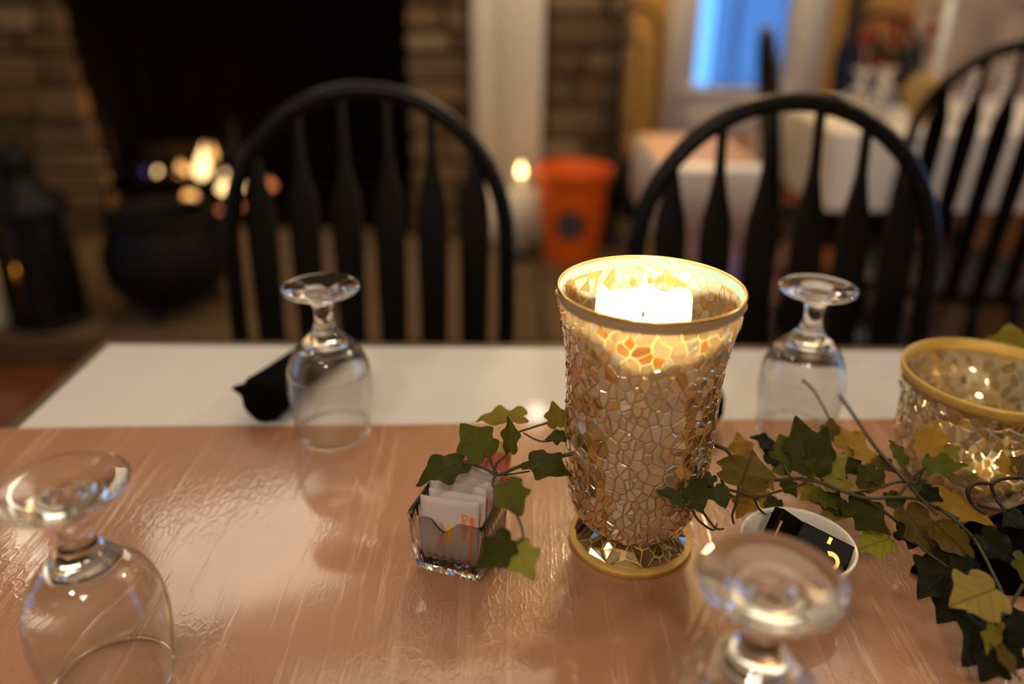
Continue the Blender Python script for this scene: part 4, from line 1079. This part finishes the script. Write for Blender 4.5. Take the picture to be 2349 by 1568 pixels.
# ------------------------------------------------------------------ ivy garland
LEAVES = [
    ((-0.0343, 0.4861, 0.8413), (-0.0666, 0.4675, 0.8367), 0.80, 15, 0.35, 0.35, 'dark'),
    ((-0.0186, 0.4835, 0.8475), (-0.0364, 0.4976, 0.8661), 1.00, -10, 0.25, 0.25, 'green'),
    ((0.009, 0.5392, 0.8489), (-0.0285, 0.5377, 0.8456), 0.80, 25, 0.30, 0.30, 'olive'),
    ((-0.0014, 0.4851, 0.851), (-0.0016, 0.5001, 0.8714), 0.62, 35, 0.60, 0.20, 'green'),
    ((0.0341, 0.5187, 0.852), (0.0307, 0.5265, 0.8691), 0.90, 0, 0.30, 0.10, 'olive'),
    ((0.0132, 0.4871, 0.8433), (0.0423, 0.4699, 0.8419), 0.85, -10, 0.30, 0.30, 'dark'),
    ((0.0406, 0.5154, 0.845), (0.0244, 0.5145, 0.8431), 0.90, 10, 0.40, 0.20, 'dark'),
    ((-0.0034, 0.4338, 0.8592), (0.0067, 0.4126, 0.8491), 0.95, 10, 0.25, 0.20, 'green'),
    ((0.0003, 0.3944, 0.8453), (-0.0201, 0.3747, 0.8385), 0.70, -25, 0.50, 0.20, 'dark'),
    ((0.0019, 0.3933, 0.8429), (0.0143, 0.3724, 0.8336), 0.85, 12, 0.25, 0.25, 'bright'),
    ((0.1641, 0.4797, 0.8274), (0.1801, 0.5118, 0.8372), 1.05, -8, 0.20, 0.15, 'brown'),
    ((0.1271, 0.4722, 0.8349), (0.1304, 0.4506, 0.8239), 0.90, 20, 0.45, 0.25, 'dark'),
    ((0.1455, 0.4793, 0.8265), (0.1494, 0.4605, 0.8215), 1.05, -10, 0.30, 0.30, 'dark'),
    ((0.1138, 0.4416, 0.8403), (0.0954, 0.4408, 0.8505), 0.75, 10, 0.30, 0.30, 'dark'),
    ((0.1442, 0.4867, 0.8307), (0.1319, 0.4744, 0.8279), 0.80, 0, 0.40, 0.20, 'dark'),
    ((0.191, 0.5557, 0.8011), (0.1866, 0.5732, 0.8152), 0.95, 0, 0.20, 0.20, 'yellow'),
    ((0.2009, 0.53, 0.829), (0.184, 0.5333, 0.8361), 0.80, 0, 0.40, 0.30, 'black'),
    ((0.1964, 0.5162, 0.8229), (0.2007, 0.5396, 0.8258), 0.60, 20, 0.50, 0.10, 'black'),
    ((0.2129, 0.5138, 0.8176), (0.2068, 0.5343, 0.8381), 1.15, -15, 0.25, 0.25, 'green'),
    ((0.2218, 0.5016, 0.827), (0.2146, 0.5315, 0.856), 0.62, -25, 0.50, 0.20, 'dark'),
    ((0.2257, 0.5054, 0.8234), (0.2391, 0.5277, 0.8478), 0.72, 30, 0.50, 0.20, 'dark'),
    ((0.2372, 0.5213, 0.8101), (0.2589, 0.5277, 0.8239), 0.90, 10, 0.25, 0.20, 'bright'),
    ((0.2199, 0.5038, 0.8198), (0.2225, 0.5007, 0.8371), 0.80, 0, 0.30, 0.20, 'green'),
    ((0.2623, 0.5665, 0.8125), (0.2654, 0.583, 0.8243), 0.80, 0, 0.40, 0.20, 'brown'),
    ((0.2638, 0.5461, 0.8162), (0.2853, 0.5606, 0.8237), 0.90, 10, 0.40, 0.40, 'yellow'),
    ((0.2741, 0.5476, 0.8194), (0.283, 0.5271, 0.8106), 0.80, -10, 0.40, 0.30, 'yellow'),
    ((0.2603, 0.5432, 0.8099), (0.2746, 0.5242, 0.8044), 0.80, 10, 0.40, 0.30, 'dark'),
    ((0.2952, 0.512, 0.8258), (0.286, 0.5237, 0.8391), 0.95, 20, 0.30, 0.25, 'green'),
    ((0.3021, 0.4981, 0.8433), (0.3135, 0.5174, 0.8613), 0.85, -15, 0.25, 0.20, 'yellow'),
    ((0.2961, 0.4857, 0.8402), (0.32, 0.478, 0.8474), 0.75, 0, 0.35, 0.30, 'green'),
    ((0.3113, 0.488, 0.8333), (0.3279, 0.4738, 0.8265), 0.70, -20, 0.40, 0.30, 'brown'),
    ((0.3062, 0.4855, 0.816), (0.3417, 0.4601, 0.8087), 0.50, 20, 0.50, 0.25, 'yellow'),
    ((0.2818, 0.4842, 0.7776), (0.2566, 0.4805, 0.7694), 0.95, 0, 0.15, 0.15, 'lime'),
    ((0.2239, 0.5177, 0.8024), (0.2352, 0.5025, 0.7933), 0.90, 0, 0.40, 0.30, 'olive'),
    ((0.2401, 0.5067, 0.8023), (0.2461, 0.4902, 0.7905), 0.90, 0, 0.40, 0.30, 'dark'),
    ((0.2524, 0.4957, 0.8024), (0.2764, 0.4735, 0.79), 0.75, 10, 0.40, 0.30, 'dark'),
    ((0.2369, 0.5011, 0.7903), (0.2558, 0.491, 0.7921), 0.80, -10, 0.40, 0.30, 'olive'),
    ((0.2897, 0.4849, 0.8028), (0.3022, 0.4497, 0.7863), 0.75, 0, 0.40, 0.30, 'brown'),
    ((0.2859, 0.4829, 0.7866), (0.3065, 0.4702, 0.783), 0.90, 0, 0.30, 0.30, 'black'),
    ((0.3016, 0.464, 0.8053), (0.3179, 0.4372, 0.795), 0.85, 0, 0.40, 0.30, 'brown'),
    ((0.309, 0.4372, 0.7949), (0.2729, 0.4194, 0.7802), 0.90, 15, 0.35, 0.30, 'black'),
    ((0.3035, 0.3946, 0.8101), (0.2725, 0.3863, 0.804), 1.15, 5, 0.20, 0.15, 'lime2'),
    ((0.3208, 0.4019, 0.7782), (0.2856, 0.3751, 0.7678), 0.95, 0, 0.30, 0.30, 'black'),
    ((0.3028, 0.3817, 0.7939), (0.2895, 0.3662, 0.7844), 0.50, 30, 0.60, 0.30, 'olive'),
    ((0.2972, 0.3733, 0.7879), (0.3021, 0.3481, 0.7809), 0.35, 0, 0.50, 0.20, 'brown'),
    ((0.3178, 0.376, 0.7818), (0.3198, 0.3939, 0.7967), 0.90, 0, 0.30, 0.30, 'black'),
    ((0.3436, 0.4318, 0.8072), (0.3386, 0.416, 0.7968), 0.80, 0, 0.40, 0.30, 'green'),
    ((0.4665, 0.6762, 0.8355), (0.4696, 0.6994, 0.8617), 1.25, -10, 0.15, 0.20, 'olive'),
    ((0.3647, 0.6463, 0.8184), (0.3568, 0.6499, 0.8263), 0.90, 0, 0.30, 0.20, 'black'),
    ((0.3636, 0.645, 0.8156), (0.3506, 0.6417, 0.8083), 0.90, 0, 0.30, 0.20, 'black'),
    ((0.1837, 0.5155, 0.7975), (0.1724, 0.5022, 0.7807), 0.80, 0, 0.30, 0.20, 'yellow'),
    ((0.1921, 0.5148, 0.796), (0.2023, 0.4996, 0.787), 0.80, 0, 0.30, 0.20, 'yellow'),
    ((0.3583, 0.4881, 0.8336), (0.3596, 0.5032, 0.8424), 0.80, 0, 0.30, 0.20, 'yellow'),
    ((0.3646, 0.4875, 0.8322), (0.3762, 0.5026, 0.8411), 0.80, 20, 0.30, 0.20, 'brown'),
    ((0.2762, 0.5144, 0.819), (0.2572, 0.5018, 0.8157), 0.80, 0, 0.40, 0.30, 'dark'),
    ((0.2037, 0.5023, 0.8167), (0.2117, 0.4928, 0.808), 0.90, 0, 0.40, 0.30, 'dark'),
    ((0.3266, 0.4534, 0.8063), (0.3416, 0.4333, 0.7985), 0.95, 0, 0.40, 0.30, 'black'),
    ((0.2816, 0.4985, 0.8085), (0.2882, 0.4836, 0.7999), 0.90, 0, 0.40, 0.30, 'dark'),
    ((0.296, 0.493, 0.8203), (0.3067, 0.4781, 0.8119), 0.90, 0, 0.40, 0.30, 'dark'),
    ((0.2979, 0.4156, 0.7839), (0.2809, 0.4044, 0.7717), 0.90, 0, 0.30, 0.30, 'black'),
    ((0.1956, 0.5079, 0.793), (0.2106, 0.499, 0.7856), 0.90, 0, 0.40, 0.30, 'dark'),
    ((0.2536, 0.5153, 0.8091), (0.2345, 0.499, 0.8096), 0.90, 10, 0.40, 0.30, 'olive'),
    ((0.2637, 0.4998, 0.8113), (0.2829, 0.513, 0.8161), 0.80, -15, 0.40, 0.30, 'brown'),
    ((0.2512, 0.5333, 0.8122), (0.259, 0.5193, 0.8056), 0.80, 10, 0.30, 0.30, 'dark'),
    ((0.2283, 0.5025, 0.8051), (0.2444, 0.4936, 0.7979), 0.90, -10, 0.30, 0.30, 'green'),
    ((0.2655, 0.493, 0.7966), (0.2762, 0.4829, 0.7866), 0.90, 10, 0.30, 0.30, 'dark'),
    ((0.285, 0.4829, 0.7985), (0.2969, 0.4735, 0.7901), 0.80, -10, 0.40, 0.30, 'dark'),
    ((0.2998, 0.4875, 0.8203), (0.3114, 0.4794, 0.8148), 0.90, 10, 0.40, 0.30, 'black'),
    ((0.318, 0.4308, 0.793), (0.2889, 0.4237, 0.7896), 0.80, -10, 0.30, 0.30, 'black'),
    ((0.323, 0.3966, 0.7906), (0.3087, 0.3798, 0.7779), 0.90, 10, 0.30, 0.30, 'black'),
    ((0.306, 0.3775, 0.7729), (0.2894, 0.3632, 0.7659), 0.90, 10, 0.30, 0.30, 'black'),
    ((0.1858, 0.5043, 0.821), (0.1924, 0.4906, 0.8152), 0.80, 10, 0.30, 0.30, 'olive'),
    ((0.2852, 0.5348, 0.8155), (0.2959, 0.5215, 0.8105), 0.80, 10, 0.30, 0.30, 'brown'),
    ((0.3107, 0.4968, 0.8405), (0.3292, 0.5051, 0.8465), 0.70, 10, 0.30, 0.30, 'olive'),
    ((0.3552, 0.4592, 0.8188), (0.3386, 0.452, 0.815), 0.90, 10, 0.30, 0.30, 'black'),
]
VINES = [
    (0.0011, [(0.0451, 0.5302, 0.8533), (0.0287, 0.5284, 0.8493), (0.0106, 0.526, 0.844), (-0.0026, 0.5196, 0.8421)]),
    (0.0009, [(0.0445, 0.5154, 0.8451), (0.0234, 0.5137, 0.8414), (0.0088, 0.5164, 0.8472)]),
    (0.0015, [(0.053, 0.4979, 0.8429), (0.029, 0.4916, 0.8412), (0.0071, 0.485, 0.8387), (-0.0084, 0.4781, 0.8358), (-0.0161, 0.4794, 0.8386), (-0.0238, 0.4807, 0.8413), (-0.0341, 0.4833, 0.8424)]),
    (0.001, [(-0.0099, 0.4784, 0.8364), (-0.0136, 0.4811, 0.8422), (-0.0155, 0.4833, 0.847), (-0.0192, 0.4838, 0.8481)]),
    (0.001, [(-0.0118, 0.4786, 0.8369), (-0.01, 0.4815, 0.8431), (-0.0038, 0.4837, 0.8479), (-0.0014, 0.4854, 0.8515)]),
    (0.001, [(-0.011, 0.4739, 0.8386), (-0.0125, 0.4586, 0.8412), (-0.0092, 0.4449, 0.8473), (-0.0034, 0.4338, 0.8592)]),
    (0.0008, [(-0.0099, 0.4779, 0.8353), (0.0024, 0.4826, 0.8336), (0.0134, 0.4876, 0.8326)]),
    (0.0009, [(-0.0062, 0.433, 0.8574), (0.0037, 0.4131, 0.8501), (0.0077, 0.3953, 0.8473), (0.0019, 0.393, 0.8424)]),
    (0.0016, [(0.1516, 0.5131, 0.8399), (0.1613, 0.5111, 0.8356), (0.1651, 0.4972, 0.8295), (0.1733, 0.4877, 0.8208), (0.1972, 0.5023, 0.8167), (0.2231, 0.5024, 0.8169), (0.2418, 0.4908, 0.8155), (0.2588, 0.4844, 0.8137), (0.2785, 0.4806, 0.8174), (0.2973, 0.4794, 0.8147), (0.3169, 0.466, 0.8096)]),
    (0.0012, [(0.1514, 0.4855, 0.8279), (0.1533, 0.4787, 0.8251), (0.1611, 0.4777, 0.8229), (0.175, 0.4803, 0.8166), (0.1988, 0.4948, 0.8123), (0.2199, 0.5013, 0.8145)]),
    (0.0011, [(0.1626, 0.4797, 0.8274), (0.1611, 0.4748, 0.8167), (0.1608, 0.4791, 0.8021), (0.1632, 0.4805, 0.7932)]),
    (0.001, [(0.1203, 0.4499, 0.8344), (0.1298, 0.4572, 0.8145), (0.1479, 0.4784, 0.7888), (0.1536, 0.4886, 0.7869)]),
    (0.001, [(0.1327, 0.4598, 0.82), (0.1495, 0.4791, 0.7903), (0.1585, 0.487, 0.7834)]),
    (0.0011, [(0.1765, 0.4844, 0.8137), (0.1813, 0.4852, 0.8035), (0.1893, 0.4917, 0.7937)]),
    (0.0013, [(0.2665, 0.6582, 0.8203), (0.2748, 0.6444, 0.8142), (0.269, 0.5903, 0.8163)]),
    (0.0017, [(0.3087, 0.6701, 0.7983), (0.3041, 0.6223, 0.8023), (0.2929, 0.5613, 0.8131), (0.2868, 0.5158, 0.8221), (0.288, 0.4943, 0.8231), (0.2942, 0.4807, 0.8175), (0.3015, 0.4672, 0.8123)]),
    (0.0012, [(0.2809, 0.4848, 0.8144), (0.2903, 0.4901, 0.826), (0.2977, 0.4882, 0.8386)]),
    (0.0012, [(0.2482, 0.4901, 0.8141), (0.2718, 0.4999, 0.8113), (0.288, 0.5019, 0.8159), (0.296, 0.493, 0.8203)]),
    (0.0012, [(0.3041, 0.474, 0.8149), (0.3206, 0.4528, 0.8048), (0.3087, 0.3997, 0.8091), (0.3085, 0.3935, 0.8076)]),
    (0.0012, [(0.3247, 0.3997, 0.8092), (0.3113, 0.3889, 0.7977), (0.3015, 0.3828, 0.7964), (0.3034, 0.3794, 0.789)]),
    (0.0013, [(0.2578, 0.4888, 0.8113), (0.2826, 0.4863, 0.7939), (0.2899, 0.4529, 0.7931), (0.3033, 0.4295, 0.7902), (0.3122, 0.4043, 0.7833)]),
    (0.001, [(0.2612, 0.5669, 0.8134), (0.2525, 0.5375, 0.8094), (0.2401, 0.5094, 0.8083)]),
    (0.001, [(0.3021, 0.4981, 0.8433), (0.2997, 0.4934, 0.8332), (0.2903, 0.4874, 0.8202)]),
    (0.0013, [(0.2069, 0.5289, 0.8266), (0.207, 0.5149, 0.82), (0.2085, 0.503, 0.8182)]),
    (0.0011, [(0.3635, 0.6472, 0.8202), (0.372, 0.6491, 0.8125), (0.3866, 0.6502, 0.803), (0.3894, 0.6348, 0.7935)]),
    (0.0013, [(0.4686, 0.6746, 0.8318), (0.4717, 0.6616, 0.8158), (0.4682, 0.6401, 0.8048)]),
]
TENDRILS = [
    (0.0014, [(0.3614, 0.4784, 0.8365), (0.3475, 0.478, 0.8356), (0.3399, 0.4762, 0.8316), (0.343, 0.4726, 0.8238), (0.3462, 0.4646, 0.8185)]),
    (0.0014, [(0.3414, 0.4764, 0.8322), (0.3291, 0.4766, 0.8326), (0.3229, 0.4744, 0.8278), (0.3267, 0.4706, 0.8195), (0.3331, 0.4635, 0.8161)]),
]
iv = thing('ivy_garland', 'trailing ivy garland with green and yellowing leaves across the table', 'ivy', (0, 0, 0))
HALF = [(.0, .0), (.10, -.085), (.22, -.10), (.36, -.03), (.47, .10), (.40, .22), (.44, .32), (.56, .44), (.46, .56), (.31, .64), (.20, .78), (.09, .92), (.0, 1.0)]
MIDY = [0, .03, .06, .10, .16, .24, .34, .46, .58, .70, .82, .93, 1.0]
_q = interp(list(zip([p[1] for p in HALF], [p[0] for p in HALF])), 3)
HALF = [(r, h) for h, r in _q]
_m = interp([(y, y) for y in MIDY], 3)
MIDY = [a for a, b in _m]
def ivy_leaf(base, tip, wf, roll_, fold, bend, key, idx):
    b, t = Vector(base), Vector(tip); ax = t-b; L_ = ax.length; ax.normalize()
    toCam = (Vector((0, -.35, 1.0))).normalized()
    nrm = (toCam-ax*toCam.dot(ax)).normalized(); nrm = Matrix.Rotation(math.radians(roll_), 3, ax) @ nrm
    sd = ax.cross(nrm).normalized()
    rng = random.Random(idx)
    wl, wr_ = wf*(1+rng.uniform(-.12, .12)), wf*(1+rng.uniform(-.12, .12))
    rows = []; uvs = []; vs = []
    cols = (-1, -.6, -.28, 0, .28, .6, 1)
    ph = rng.uniform(0, 6)
    for (hx, hy), my in zip(HALF, MIDY):
        for c in cols:
            k = abs(c); w_ = wl if c < 0 else wr_
            x = math.copysign(hx*k, c)*w_ if c else 0; y = my+(hy-my)*k
            z = fold*abs(x)*.55-.75*fold*x*x-bend*(y-.35)**2*.55+.035*math.sin(9*y+5*x+ph)*k+.02*math.sin(16*y+ph)*k
            vs.append(b+ax*(y*L_)+sd*(x*L_)+nrm*(z*L_)); uvs.append((x/wf, y))
    fs = []; nc = len(cols)
    for i in range(len(HALF)-1):
        for j in range(nc-1):
            q = i*nc+j; fs.append((q, q+1, q+nc+1, q+nc))
    vs = [(v[0], v[1], max(v[2], PZ+.0008)) for v in vs]
    m = MB().add(vs, fs); me = m.mesh('leaf', 'leaf_'+key)
    uvl = me.uv_layers.new(name='UVMap'); li = np.zeros(len(me.loops), dtype=np.int32); me.loops.foreach_get('vertex_index', li)
    uvl.data.foreach_set('uv', np.array(uvs, dtype=np.float32)[li].ravel())
    o = link('leaf', me, iv)
    if key in ('yellow', 'lime', 'lime2', 'brown'): o['label'] = {'yellow': 'yellowed ivy leaf', 'lime': 'bright lime ivy leaf', 'lime2': 'pale yellow-green ivy leaf', 'brown': 'brownish ivy leaf'}[key]
    return o
for i, L_ in enumerate(LEAVES): ivy_leaf(*L_, i)
for r, pts in VINES:
    P = spline(pts, 6); P = [Vector((p.x, p.y, max(p.z, PZ+r))) for p in P]
    MB().tube(P, [r*(1-.35*i/len(P)) for i in range(len(P))], 7).build('vine', 'vine', iv)
for r, pts in TENDRILS:
    MB().tube(spline(pts, 8), r, 7).build('tendril', 'tendril', iv)
